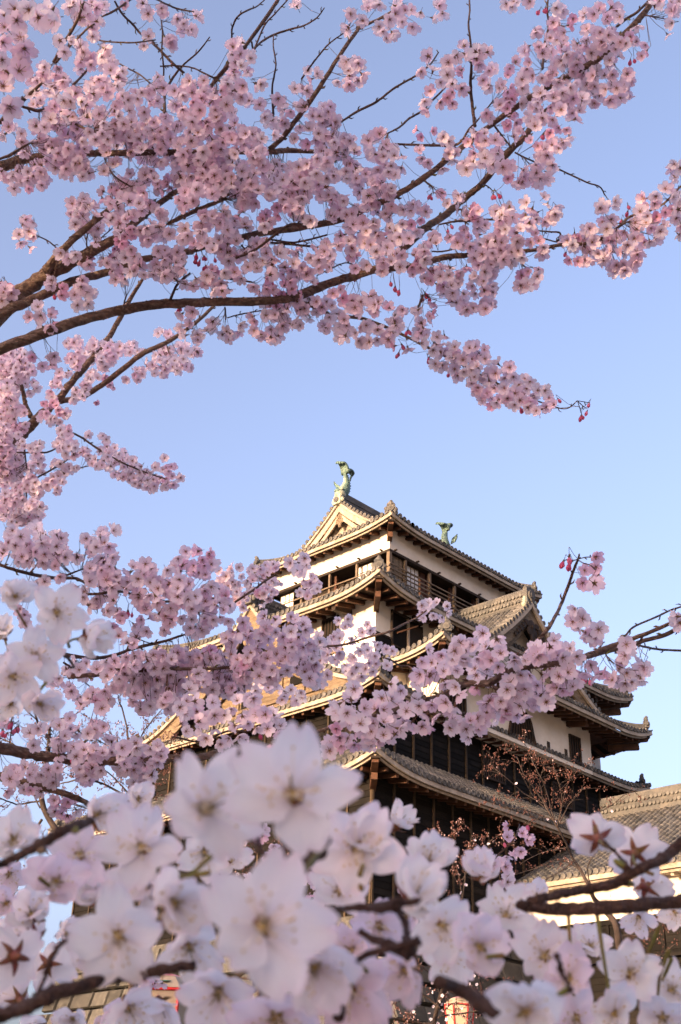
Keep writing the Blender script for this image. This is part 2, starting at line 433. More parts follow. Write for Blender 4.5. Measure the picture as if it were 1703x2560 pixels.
NS = 26
def gable_pts(fun, half, x=None, y=None, lo=0.0):
    """points from one foot over the peak to the other foot"""
    out = []
    for i in range(2 * NS + 1):
        u = -half + 2 * half * i / (2 * NS)
        z = fun(abs(u)); out.append(np.array([x, u, z]) if x is not None else np.array([u, y, z]))
    return out

# ---- top roof (hip and gable, ridge along x)
R4 = Roof(6.01, 4.81, 28.60, .33, .298, .072)
def roof_top():
    mb = MB(); gx = 4.42
    for sg in (-1, 1):
        R4.side(mb, 1, sg, R4.hy, -gx - .1, gx + .1, hip=False, nk=12)
        for a, b in ((-R4.hx, -gx - .1), (gx + .1, R4.hx)): R4.side(mb, 1, sg, R4.hy, a, b, hip=True)
        R4.side(mb, 0, sg, R4.hx - gx + .35)
    ro = mb.build("roof", ROOFM, keep)
    ff = lambda u: R4.ze + .13 + R4.prof(R4.hy - u)
    for sg in (-1, 1):
        pts = gable_pts(ff, 3.1, x=sg * (gx + .12))
        v = MB(); verge_tiles(v, [p + np.array([0, 0, .06]) for p in pts], (sg, 0, 0)); v.build("verge_tiles", ROOFM, ro)
        b = MB(); b.ribbon([p - np.array([0, 0, .07]) for p in pts], .09, .12, (1, 0, 0)); b.build("verge_board", M['fascia'], ro)
        b = MB(); barge(b, [p - np.array([sg * .1, 0, .06]) for p in pts], (1, 0, 0), .36, .08, .26)
        barge(b, [p - np.array([sg * .15, 0, .16]) for p in pts if abs(p[1]) < 2.75], (1, 0, 0), .2, .08, .62); b.build("bargeboard", M['pale_wood'], ro)
        w = MB()                                # boarded gable wall: upright boards
        n = 22
        for i in range(n):
            y0 = -2.6 + 5.2 * i / n; y1 = -2.6 + 5.2 * (i + 1) / n; z0 = R4.ze + .5
            zt = [ff(abs(y)) - .25 for y in (y0, y1)]
            x0 = sg * (gx - .42 + .012 * (i % 2)); x1 = sg * (gx - .6)
            V = [(x0, y0 + .008, z0), (x0, y1 - .008, z0), (x0, y1 - .008, zt[1]), (x0, y0 + .008, zt[0]), (x1, y0 + .008, z0), (x1, y1 - .008, z0), (x1, y1 - .008, zt[1]), (x1, y0 + .008, zt[0])]
            w.add(V, [(0, 1, 2, 3), (7, 6, 5, 4), (0, 4, 5, 1), (3, 2, 6, 7), (0, 3, 7, 4), (1, 5, 6, 2)], 0, RNG.random())
        w.build("gable_boards", M['pale_wood'], ro)
        p = MB(); pendant(p, (sg * (gx - .02), 0, ff(0) - .62), (sg, 0, 0), .95); p.build("gable_pendant", M['grey_wood'], ro)
        f = MB()
    f = MB(); R4.fascia(f, [(0, -1), (0, 1), (1, -1), (1, 1)]); f.build("eave_fascia", [M['fascia'], M['pale_wood']], ro)
    r = MB(); R4.rafters(r, [(0, -1), (0, 1), (1, -1), (1, 1)], 1.0, up=.30)
    for sx in (-1, 1):
        for sy in (-1, 1): R4.corner(r, sx, sy, 1.15)
    r.build("rafters", [M['wood'], M['dark']], ro)
    for sx in (-1, 1):
        for sy in (-1, 1): h = MB(); R4.hip(h, sx, sy, .35, 1.75); h.build("hip_ridge", ROOFM, ro)
    for sx in (-1, 1):
        for sy in (-1, 1):
            o = MB(); q = R4.P(sx * (R4.hx - .3), sy * (R4.hy - .3), .3); ornament(o, q + np.array([0, 0, .08]), (sx, sy, 0), .95); o.build("ridge_ornament", ROOFM, ro)
    rd = MB(); zr = ff(0) - .12; ridge(rd, (-gx - .1, 0, zr), (gx + .1, 0, zr), .62, .36); rd.build("roof_ridge", ROOFM, ro)
    for sg in (-1, 1):
        o = MB(); ornament(o, (sg * (gx + .15), 0, zr - .1), (sg, 0, 0), 1.15); o.build("ridge_ornament", [M['verdigris_pale'], M['tile_end'], M['tile']], ro)
    return zr + .66
ZR = roof_top()

# ---- third roof: hipped skirt round the top storey
R3 = Roof(9.77, 7.45, 23.25, .56, .40, .028, L=3.4)
R2 = Roof(10.09, 7.76, 18.72, .46, .206, .064, L=3.2)
R1 = Roof(12.43, 9.75, 14.60, .57, .50, .04, L=3.6)
ALL = [(0, -1), (0, 1), (1, -1), (1, 1)]
def skirt(R, tx, ty, depth):
    mb = MB()
    for sg in (-1, 1): R.side(mb, 1, sg, ty); R.side(mb, 0, sg, tx)
    ro = mb.build("roof", ROOFM, keep)
    f = MB(); R.fascia(f, ALL); f.build("eave_fascia", [M['fascia'], M['pale_wood']], ro)
    r = MB(); R.rafters(r, ALL, depth)
    for sx in (-1, 1):
        for sy in (-1, 1): R.corner(r, sx, sy, depth)
    r.build("rafters", [M['wood'], M['dark']], ro)
    for sx in (-1, 1):
        for sy in (-1, 1):
            h = MB(); R.hip(h, sx, sy, .35, min(tx, ty)); h.build("hip_ridge", ROOFM, ro)
            o = MB(); q = R.P(sx * (R.hx - .3), sy * (R.hy - .3), .3); ornament(o, q + np.array([0, 0, .08]), (sx, sy, 0), .95); o.build("ridge_ornament", ROOFM, ro)
    return ro
skirt(R3, 4.8, 3.7, 1.45)
skirt(R1, 3.4, 3.2, 1.25)

# ---- second roof: great hip-and-gable roof, gables on the two narrow ends
def roof_second():
    mb = MB(); gx = 9.95
    for sg in (-1, 1):
        R2.side(mb, 1, sg, R2.hy, -gx, gx, hip=False, nk=14); R2.side(mb, 0, sg, 1.1)
    ro = mb.build("roof", ROOFM, keep)
    f = MB(); R2.fascia(f, ALL); f.build("eave_fascia", [M['fascia'], M['pale_wood']], ro)
    r = MB(); R2.rafters(r, [(0, -1), (0, 1)], 1.05); R2.rafters(r, [(1, -1), (1, 1)], 1.15)
    for sx in (-1, 1):
        for sy in (-1, 1): R2.corner(r, sx, sy, 1.2)
    r.build("rafters", [M['wood'], M['dark']], ro)
    ff = lambda u: R2.ze + .13 + R2.prof(R2.hy - u) + R2.lift(gx, u)
    for sg in (-1, 1):
        pts = gable_pts(ff, 7.35, x=sg * (gx + .05))
        v = MB(); verge_tiles(v, [p + np.array([0, 0, .06]) for p in pts], (sg, 0, 0)); v.build("verge_tiles", ROOFM, ro)
        b = MB(); b.ribbon([p - np.array([0, 0, .09]) for p in pts], .12, .15, (1, 0, 0)); b.build("verge_board", M['fascia'], ro)
        b = MB(); barge(b, [p - np.array([sg * .12, 0, .1]) for p in pts if abs(p[1]) < 6.4], (1, 0, 0), .62, .1, .42)
        b.build("bargeboard", M['grey_wood'], ro)
        b = MB()                                 # inner bargeboard of the recessed lower gable
        ip = [np.array([sg * 9.22, u, 22.0 - .62 * abs(u) + .012 * u * u]) for u in np.linspace(-4.6, 4.6, 25)]
        b.ribbon(ip, .12, .17, (1, 0, 0)); b.build("inner_bargeboard", M['grey_wood'], ro)
        w = MB()                                 # boarded wall: lapped horizontal boards
        for k in range(26):
            z0 = 19.1 + k * .2; z1 = z0 + .215
            hw = 0
            for u in np.linspace(0, 7.4, 150):
                if ff(u) - .3 > z1: hw = u
            if hw < .1: continue
            for seg in range(4):
                a = -hw + 2 * hw * seg / 4; c = -hw + 2 * hw * (seg + 1) / 4 - .012
                x = sg * 9.05; w.add([(x + sg * .03, a, z0), (x + sg * .03, c, z0), (x, c, z1), (x, a, z1)], [(0, 1, 2, 3)], 0, RNG.random())
        for u in np.linspace(-5.4, 5.4, 9):
            zt = ff(abs(u)) - .35
            w.bar((sg * 9.1, u, 19.1), (sg * 9.1, u, zt), .14, .10, up=(1, 0, 0), mi=0, tint=.35)
        for z in (19.75, 21.15): w.bar((sg * 9.11, -4.9, z), (sg * 9.11, 4.9, z), .09, .14, mi=0, tint=.3)
        w.build("gable_boards", M['grey_wood'], ro)
        for u, z in ((-2.3, 20.55), (2.9, 20.45), (.7, 19.9)):
            q = MB(); q.span((sg * 9.1 - .04, u - .42, z - .32), (sg * 9.1 + .06, u + .42, z + .32)); q.build("gable_window", M['black'], ro)
        p = MB(); pendant(p, (sg * (gx - .08), 0, ff(0) - .95), (sg, 0, 0), 1.55); p.build("gable_pendant", M['grey_wood'], ro)
        rd = MB(); ridge(rd, (sg * (gx + .05), 0, ff(0) - .1), (sg * 7.3, 0, ff(0) - .1), .6, .36, True); rd.build("roof_ridge", ROOFM, ro)
        o = MB(); ornament(o, (sg * (gx + .15), 0, ff(0) - .1), (sg, 0, 0), 1.3); o.build("ridge_ornament", ROOFM, ro)
    for sx in (-1, 1):
        for sy in (-1, 1):
            o = MB(); q = R2.P(sx * (R2.hx - .3), sy * (R2.hy - .3), .3); ornament(o, q + np.array([0, 0, .08]), (sx, sy, 0), .9); o.build("ridge_ornament", ROOFM, ro)
roof_second()

# ---- walls
def board_wall(mb, lo, hi, ax, sg, pos, z0, z1, step=.24):
    """lapped black boards on one face"""
    k = 0; z = z0
    while z < z1 - .01:
        zt = min(z + step + .015, z1)
        n = 3
        for i in range(n):
            a = lo + (hi - lo) * i / n; b = lo + (hi - lo) * (i + 1) / n - .01
            if ax == 0: V = [(pos + sg * .035, a, z), (pos + sg * .035, b, z), (pos, b, zt), (pos, a, zt), (pos, a, z), (pos, b, z)]
            else: V = [(a, pos + sg * .035, z), (b, pos + sg * .035, z), (b, pos, zt), (a, pos, zt), (a, pos, z), (b, pos, z)]
            mb.add(V, [(0, 1, 2, 3), (4, 5, 1, 0)], 0, RNG.random())
        z += step
def black_storey(hx, hy, z0, z1, battens, name="boarded_wall"):
    mb = MB()
    mb.span((-hx + .02, -hy + .02, z0), (hx - .02, hy - .02, z1))
    for sg in (-1, 1):
        board_wall(mb, -hy, hy, 0, sg, sg * hx, z0, z1); board_wall(mb, -hx, hx, 1, sg, sg * hy, z0, z1)
    o = mb.build(name, M['black'], keep)
    b = MB()
    for sg in (-1, 1):
        n = int(2 * hx / battens)
        for i in range(n + 1):
            x = -hx + 2 * hx * i / n; b.bar((x, sg * (hy + .045), z0), (x, sg * (hy + .045), z1), .09, .075, up=(0, 1, 0))
        n = int(2 * hy / battens)
        for i in range(n + 1):
            y = -hy + 2 * hy * i / n; b.bar((sg * (hx + .045), y, z0), (sg * (hx + .045), y, z1), .075, .09, up=(0, 1, 0))
    b.build("batten", M['batten'], o)
    return o
w1 = black_storey(11.3, 8.6, 9.8, 14.6, 1.13)
w2 = black_storey(9.15, 6.75, 15.2, 18.7, 1.13)
def lattice(mb, c, ax, sg, w, h, bars, frame=.07, mi=(0, 1)):
    """barred window on a wall face: dark recess, frame, upright bars. c = centre on the wall plane"""
    c = np.asarray(c, float); n = np.array([sg, 0, 0]) if ax == 0 else np.array([0, sg, 0]); t = np.array([0, 1, 0]) if ax == 0 else np.array([1, 0, 0]); up = np.array([0, 0, 1.0])
    A = np.array([t, n, up])
    mb.box(c + n * .01, (w, .04, h), A, mi[0])
    for k in (-1, 1):
        mb.box(c + n * .045 + t * k * (w / 2), (frame, .09, h + frame), A, mi[1]); mb.box(c + n * .045 + up * k * (h / 2), (w - frame, .088, frame), A, mi[1])
    for i in range(bars):
        mb.box(c + n * .045 + t * (-w / 2 + w * (i + 1) / (bars + 1)), (.055, .05, h - frame), A, mi[1])
for x in (-1.55, 3.6):
    q = MB(); lattice(q, (x, -6.80, 17.5), 1, -1, 1.5, .95, 8); q.build("window", [M['black'], M['dark']], w2)

# fourth storey
wall4 = MB(); wall4.span((-8.4, -6.05, 18.9), (8.4, 6.05, 23.42))
w4 = wall4.build("plaster_wall", M['plaster'], keep)
q = MB(); y = -6.05                               # open doorway with a half-drawn shutter on the shaded face
q.span((-7.37, y - .03, 21.2), (-5.50, y + .04, 23.08), 0); q.span((-7.45, y - .10, 21.2), (-7.37, y + .04, 23.12), 1); q.span((-5.50, y - .10, 21.2), (-5.42, y + .04, 23.0), 1)
q.span((-7.45, y - .10, 23.08), (-5.42, y + .04, 23.16), 1); q.span((-6.42, y - .11, 21.2), (-6.32, y - .03, 23.06), 2); q.span((-6.32, y - .08, 21.2), (-5.51, y - .035, 22.9), 3)
q.bar((-7.2, y - .16, 22.15), (-6.3, y - .55, 22.65), .05, .06, mi=4); q.bar((-7.4, y - .12, 21.55), (-5.4, y - .12, 21.55), .06, .06, mi=1)
q.build("doorway", [M['black'], M['dark'], M['pale_wood'], M['dark'], M['wood']], w4)
q = MB(); q.span((-8.43, y - .06, 19), (-7.46, y - .005, 21.78), 0); q.span((-8.46, y - .09, 21.78), (-7.46, y - .005, 21.86), 1); q.build("wainscot", [M['black'], M['dark']], w4)
for yy in (-3.5, 0.0, 3.5):
    q = MB(); lattice(q, (-8.42, yy, 22.6), 0, -1, .9, 1.05, 4); q.build("window", [M['black'], M['dark']], w4)
for yy in (-4.6, -1.9, 1.9, 4.6):                 # bracket arms under the eave
    q = MB(); q.bar((-8.35, yy, 23.12), (-9.45, yy, 23.0), .22, .26); q.build("bracket", M['dark'], w4)
for x in (-4.3, 4.3, 6.8):
    q = MB(); q.bar((x, -6.0, 23.12), (x, -7.1, 23.0), .22, .26); q.build("bracket", M['dark'], w4)

# fifth storey: plaster band over an open gallery with posts and rails
wall5 = MB(); wall5.span((-5.15, -3.95, 27.64), (5.15, 3.95, 28.72))
w5 = wall5.build("plaster_wall", M['plaster'], keep)
gal = MB()
gal.span((-4.1, -2.9, 24.2), (4.1, 2.9, 27.6), 0)                     # inner room wall
gal.span((-5.11, -3.91, 24.2), (5.11, 3.91, 25.95), 0)                # floor and skirt
gal.span((-5.13, -3.93, 27.56), (5.13, 3.93, 27.635), 0)
for sg in (-1, 1):
    gal.span((-5.2, sg * 3.95 - .05, 27.50), (5.2, sg * 3.95 + .05, 27.63), 1); gal.span((sg * 5.15 - .05, -3.89, 27.50), (sg * 5.15 + .05, 3.89, 27.629), 1)
    for i in range(7):
        x = -4.8 + 9.6 * i / 6; gal.bar((x, sg * 3.8, 27.68), (x, sg * 4.10, 27.68), .09, .06, mi=1)
    for i in range(6):
        y = -3.5 + 7.0 * i / 5; gal.bar((sg * 5.0, y, 27.68), (sg * 5.31, y, 27.68), .09, .06, mi=1)
gl = gal.build("gallery", [M['dark'], M['dark']], keep)
def post(x, y, r):
    p = MB(); p.span((x - r, y - r, 25.2), (x + r, y + r, 27.50)); p.build("gallery_post", M['post'], gl)
for sx in (-1, 1):
    for sy in (-1, 1): post(sx * 5.10, sy * 3.90, .09)
for sg in (-1, 1):
    for x in (-3.97, -2.18, -.28, 1.57, 3.4): post(x, sg * 3.90, .06)
    for y in (-3.3, -1.89, -.13, 1.75): post(sg * 5.10, y, .055)
rl = MB()
for z in (26.88, 26.65, 26.44, 26.2):
    for sg in (-1, 1): rl.bar((-5.2, sg * 4.02, z), (5.2, sg * 4.02, z), .05, .055)
for z in (26.76, 26.45):
    for sg in (-1, 1): rl.bar((sg * 5.22, -3.99, z), (sg * 5.22, 3.99, z), .05, .055)
rl.build("railing", M['post'], gl)
def screen(c, ax, sg, w, h, paper=True):
    q = MB(); n = np.array([sg, 0, 0]) if ax == 0 else np.array([0, sg, 0]); t = np.array([0, 1, 0]) if ax == 0 else np.array([1, 0, 0]); up = np.array([0, 0, 1.0]); A = np.array([t, n, up]); c = np.asarray(c, float)
    q.box(c, (w, .03, h), A, 0 if paper else 2)
    for i in range(4): q.box(c + n * .02 + t * (-w / 2 + w * i / 3), (.04, .03, h), A, 1)
    for i in range(5): q.box(c + n * .022 + up * (-h / 2 + h * i / 4), (w, .03, .035), A, 1)
    q.build("paper_screen" if paper else "wooden_screen", [M['paper'], M['post'], M['brown']], gl)
screen((-3.1, -3.6, 26.75), 1, -1, .85, 1.5)
for x in (-2.35, -1.9, -.12, 1.72, 3.3):
    q = MB(); q.span((x - .16, -3.62, 25.9), (x + .16, -3.50, 27.52)); q.build("wooden_panel", M['brown'], gl)
q = MB()
for i in range(8): q.span((-4.98 + i * .12, -3.80 + .01 * (i % 2), 26.4), (-4.98 + i * .12 + .11, -3.74, 27.5), 0, RNG.random())
q.build("plank_shutter", M['grey_wood'], gl)
for y, p in ((-2.15, True), (3.05, True)): screen((-4.8, y, 26.75), 0, -1, .9, 1.5, p)
q = MB(); q.span((-4.85, -.32, 25.9), (-4.7, -.18, 27.5)); q.build("wooden_panel", M['brown'], gl)

# ---- projecting bay with its own hip-and-gable roof on the shaded face
def bay(sgn):
    yf = sgn * 7.75
    t = MB(); t.span((-6.4, yf, 18.6), (4.85, sgn * 6.0, 20.95))
    wb = t.build("plaster_wall", M['plaster'], keep)
    def q_on(fn, name, mats):
        q = MB(); fn(q); q.build(name, mats, wb)
    cx = -.72                                      # flared, bell-shaped barred window
    def bell(q):
        y = yf + sgn * .02; outl = []
        for s_, w_ in ((0, 1.0), (.25, .9), (.6, .80), (.9, .72), (1.15, .58), (1.3, .3)): outl.append((w_, 18.85 + s_))
        L = [(cx - a, y, z) for a, z in outl]; Rr = [(cx + a, y, z) for a, z in outl]
        n = len(outl); q.add(L + Rr, [(i, n + i, n + i + 1, i + 1) for i in range(n - 1)], 0)
        for Q in (L, Rr): q.tube([np.array(p) + np.array([0, sgn * .03, 0]) for p in Q], .06, 5, 1)
        q.tube([np.array(L[-1]) + np.array([0, sgn * .03, 0]), np.array([cx, y + sgn * .03, 20.25]), np.array(Rr[-1]) + np.array([0, sgn * .03, 0])], .06, 5, 1)
        for i in range(9):
            x = -.72 + .18 * i; q.bar((cx + x * 1.15, y + sgn * .03, 18.85), (cx + x * .85, y + sgn * .03, 20.05), .06, .05, up=(0, 1, 0), mi=1)
    q_on(bell, "window", [M['black'], M['dark']])
    for x, w_ in ((3.45, .82), (-5.45, 1.5)): q_on(lambda q: lattice(q, (x, yf, 19.45), 1, sgn, w_, 1.2, 3 if w_ < 1 else 6), "window", [M['black'], M['dark']])
    for x in (1.33, 2.71, -3.2): q_on(lambda q: q.span((x - .1, yf - .03, 18.95), (x + .1, yf + .03, 19.28)), "loophole", M['batten'])
    q_on(lambda q: q.span((-6.43, sgn * 7.05 - .1, 19.75), (-6.38, sgn * 7.05 + .1, 20.0)), "loophole", M['batten'])
    B = Roof(8.0, 4.3, 20.60, .55, .141, .0566, L=3.0, cx=0, cy=sgn * 5.0)
    fr = lambda t_: .43 * t_
    mb = MB(); gy = 3.15                           # local distance of the verge from the bay's centre line (y = 5.0)
    # side slopes behind the verge
    for sx in (-1, 1):
        n = 22; rows = []
        ys = [4.3 - .03 - i * TILE for i in range(int(6.0 / TILE))]
        for yl in ys:
            tm = 8.0 if yl <= gy else None
            if tm is None:
                zf = fr(4.3 - yl); tm = (-B.a + math.sqrt(B.a ** 2 + 4 * B.b * zf)) / (2 * B.b); tm = max(.03, tm)
            row = []
            for k in range(13):
                t_ = tm * (1 - k / 12); x = sx * (8.0 - t_)
                row.append(B.P(x, sgn * (5.0 + yl), t_))
            rows.append(row)
        mb2 = rows; cut = [i for i, yl in enumerate(ys) if yl > gy]
        k_ = len(cut)
        slope(mb, rows[:k_], (0, 1, 0)); slope(mb, rows[k_:], (0, 1, 0))
    rows = []
    n = int(16 / TILE)
    for i in range(n + 1):
        x = -8.0 + 16.0 * i / n; zs = B.prof(8.0 - abs(x)); tm = max(.03, min(2.1, zs / .43)); row = []
        for k in range(9):
            t_ = tm * (1 - k / 8); y = sgn * (5.0 + 4.3 - t_)
            p = np.array([x, y, B.ze + .13 + fr(t_) + B.lift(x, y)]); row.append(p)
        rows.append(row)
    slope(mb, rows, (1, 0, 0))
    ro = mb.build("roof", ROOFM, keep)
    f = MB(); sides = [(1, sgn), (0, -1), (0, 1)]
    B.fascia(f, [(1, sgn)])
    for sx in (-1, 1):
        e = [p for p in B.edge(0, sx, inset=.05, dz=-.03) if (p[1] - sgn * 5.0) * sgn > -.8]
        f.ribbon(e, .07, .17, (1, 0, 0), 0); f.ribbon([p + np.array([-sx * .12, 0, -.12]) for p in e], .06, .09, (1, 0, 0), 1)
    f.build("eave_fascia", [M['fascia'], M['pale_wood']], ro)
    r = MB(); B.rafters(r, [(1, sgn)], 1.6); B.rafters(r, [(0, -1), (0, 1)], 1.65, lim=(-4.3, .6) if sgn < 0 else (-.6, 4.3))
    for sx in (-1, 1): B.corner(r, sx, sgn, 1.6)
    for x in (-3.6, -.2, 3.0): r.bar((x, sgn * 7.7, 20.55), (x, sgn * 8.8, 20.35), .24, .26)
    r.span((4.9, sgn * 5.2, 20.62), (6.5, sgn * 7.8, 20.7))
    r.build("rafters", [M['wood'], M['dark']], ro)
    ff = lambda u: B.ze + .13 + B.prof(8.0 - u)
    yv = sgn * (5.0 + gy)
    pts = gable_pts(ff, 5.1, y=yv)
    v = MB(); verge_tiles(v, [p + np.array([0, 0, .06]) for p in pts], (0, sgn, 0)); v.build("verge_tiles", ROOFM, ro)
    b = MB(); b.ribbon([p - np.array([0, 0, .09]) for p in pts], .12, .2, (0, 1, 0)); b.build("verge_board", M['fascia'], ro)
    b = MB(); barge(b, [p - np.array([0, sgn * .14, .1]) for p in pts if abs(p[0]) < 4.6], (0, 1, 0), .5, .09, .40)
    barge(b, [p - np.array([0, sgn * .34, .25]) for p in pts if abs(p[0]) < 4.2], (0, 1, 0), .26, .10, .75); b.build("bargeboard", M['grey_wood'], ro)
    w = MB(); half = [p for p in pts if abs(p[0]) < 4.7]; yw = sgn * 7.27
    V = [(p[0], yw, p[2] - .5) for p in half]; n = len(V); V += [(p[0], yw, 21.2) for p in half]
    w.add(V, [(i, i + 1, n + i + 1, n + i) for i in range(n - 1)], 0); w.build("gable_wall", M['plaster'], ro)
    p = MB(); pendant(p, (0, yv - sgn * .05, ff(0) - .85), (0, sgn, 0), 1.3); p.build("gable_pendant", M['dark'], ro)
    q = MB(); lattice(q, (0, sgn * 7.3, 22.55), 1, sgn, 1.5, .8, 5); q.build("gable_window", [M['black'], M['dark']], ro)
    rd = MB(); ridge(rd, (0, sgn * 8.1, ff(0) - .12), (0, sgn * 3.4, ff(0) - .12), .78, .40, True); rd.build("roof_ridge", ROOFM, ro)
    o = MB(); c0 = np.array([0, sgn * 8.12, ff(0) - .15])      # big crested end tile
    o.box(c0 + np.array([0, -sgn * .1, .38]), (.62, .22, .95), None, 0, .4); o.tube([c0 + np.array([0, 0, .52]), c0 + np.array([0, sgn * .1, .52])], .24, 12, 1, True, .3)
    o.tube([c0 + np.array([0, sgn * .1, .52]), c0 + np.array([0, sgn * .13, .52])], .13, 10, 0, True, .3)
    o.tube([c0 + np.array([-.3, -sgn * .1, .8]), c0 + np.array([0, -sgn * .1, .98]), c0 + np.array([.3, -sgn * .1, .8])], .11, 7, 0, True, .6)
    for k in (-1, 1):
        o.blob(c0 + np.array([k * .36, -sgn * .06, .18]), (.18, .12, .22), None, 2); o.blob(c0 + np.array([k * .45, -sgn * .06, -.05]), (.16, .12, .16), None, 2)
    o.build("ridge_ornament", [M['tile'], M['tile'], M['verdigris_pale']], ro)
    for sx in (-1, 1):
        h = MB()
        pts2 = []
        for k in range(10):
            t_ = .35 + 2.5 * k / 9; zz = B.prof(t_); tf = zz / .43
            x = sx * (8.0 - t_); y = sgn * (9.3 - min(tf, 2.1)); pts2.append(np.array([x, y, B.ze + .13 + zz + B.lift(x, y) + .12]))
        h.ribbon(pts2, .26, .2, unit([sx * sgn * -1, 1, 0]), 2, .4); h.tube([p_ + np.array([0, 0, .15]) for p_ in pts2], .09, 7, 0, True, .5); h.build("hip_ridge", ROOFM, ro)
        o = MB(); ornament(o, pts2[0] + np.array([0, 0, -.02]), (sx, sgn, 0), .95); o.build("ridge_ornament", ROOFM, ro)
bay(-1)

# ---- dolphin-fish finials on the top ridge: parts of the keep's roof line
def fish(sg):
    mb = MB(); x0 = sg * 4.05; up = np.array([0, 0, 1.0]); z0 = ZR - .05
    # body: head bites the ridge, body stands up, tail curls back over
    path = [(.28, .05), (.16, .22), (.02, .50), (-.08, .85), (-.06, 1.15), (.02, 1.42), (.06, 1.62)]
    rad = [.25, .29, .27, .22, .17, .13, .10]
    P = [np.array([x0 + sg * a * .9, 0, z0 + b * .80]) for a, b in path]
    ns = 12; V = []
    for i, p in enumerate(P):
        d = unit(P[min(i + 1, len(P) - 1)] - P[max(i - 1, 0)]); a = np.cross((0, 1.0, 0), d); b = np.array([0, 1.0, 0])
        for k in range(ns):
            th = 2 * math.pi * k / ns; V.append(p + a * math.cos(th) * rad[i] + b * math.sin(th) * rad[i] * .85)
    n = len(P); F = [(i * ns + k, i * ns + (k + 1) % ns, (i + 1) * ns + (k + 1) % ns, (i + 1) * ns + k) for i in range(n - 1) for k in range(ns)]
    mb.add(V, F, 0, .5); outer = sg
    # belly
    for i in range(1, 5): mb.blob(P[i] + np.array([outer * rad[i] * .45, 0, 0]), (rad[i] * .72, rad[i] * .62, .26), None, 1)
    mb.blob(P[0] + np.array([outer * .12, 0, -.08]), (.34, .28, .24), None, 1); mb.blob(P[0] + np.array([outer * .30, 0, .02]), (.20, .20, .14), None, 0)
    for k in (-1, 1): mb.blob(P[0] + np.array([outer * .2, k * .2, .15]), .07, None, 1)
    # back spikes on the inner side
    for i in range(9):
        s_ = .12 + .8 * i / 8; j = s_ * (n - 1); i0 = int(j); fr_ = j - i0; p = P[i0] * (1 - fr_) + P[min(i0 + 1, n - 1)] * fr_; r = rad[i0] * (1 - fr_) + rad[min(i0 + 1, n - 1)] * fr_
        c = p - np.array([outer * r * .9, 0, 0]); mb.add([c + up * .1, c - up * .08 + np.array([0, .05, 0]), c - up * .08 - np.array([0, .05, 0]), c + np.array([-outer * .17, 0, .08])], [(0, 1, 3), (0, 3, 2), (1, 2, 3)], 0, .3)
    # side fins
    for k in (-1, 1):
        c = P[2] + np.array([outer * .12, k * .22, .05])
        q = [c, c + np.array([outer * .12, k * .22, .10]), c + np.array([outer * .16, k * .34, .34]), c + np.array([outer * .13, k * .38, .55]), c + np.array([outer * .02, k * .30, .40]), c + np.array([-outer * .05, k * .16, .28])]
        o = np.array([.05, 0, 0]); mb.add(q + [a + o for a in q], [(0, 1, 2, 3, 4, 5), (11, 10, 9, 8, 7, 6)] + [(i, (i + 1) % 6, 6 + (i + 1) % 6, 6 + i) for i in range(6)], 0, .6)
    # forked tail: curled ribbed plumes
    for tx, h, sgn_ in ((.55, .42, outer), (.75, .02, -outer)):
        for q in range(5):
            off = (q - 2) * .055; T = []
            for s_ in np.linspace(0, 1, 8):
                a = s_ * math.pi * (.92 if sgn_ == outer else .85)
                T.append(P[-1] + np.array([sgn_ * (tx / 2) * (1 - math.cos(a)) * (.72 + q * .07), off * 1.5, h * s_ * (1 - .25 * s_) + .32 * math.sin(a) * (.8 + q * .08)]))
            mb.tube(T, [.09, .10, .10, .09, .08, .07, .055, .02], 6, 0, True, RNG.random())
    o = mb.build("fish_finial", [M['verdigris'], M['verdigris_pale']], keep, smooth=True)
    return o
fish(-1); fish(1)

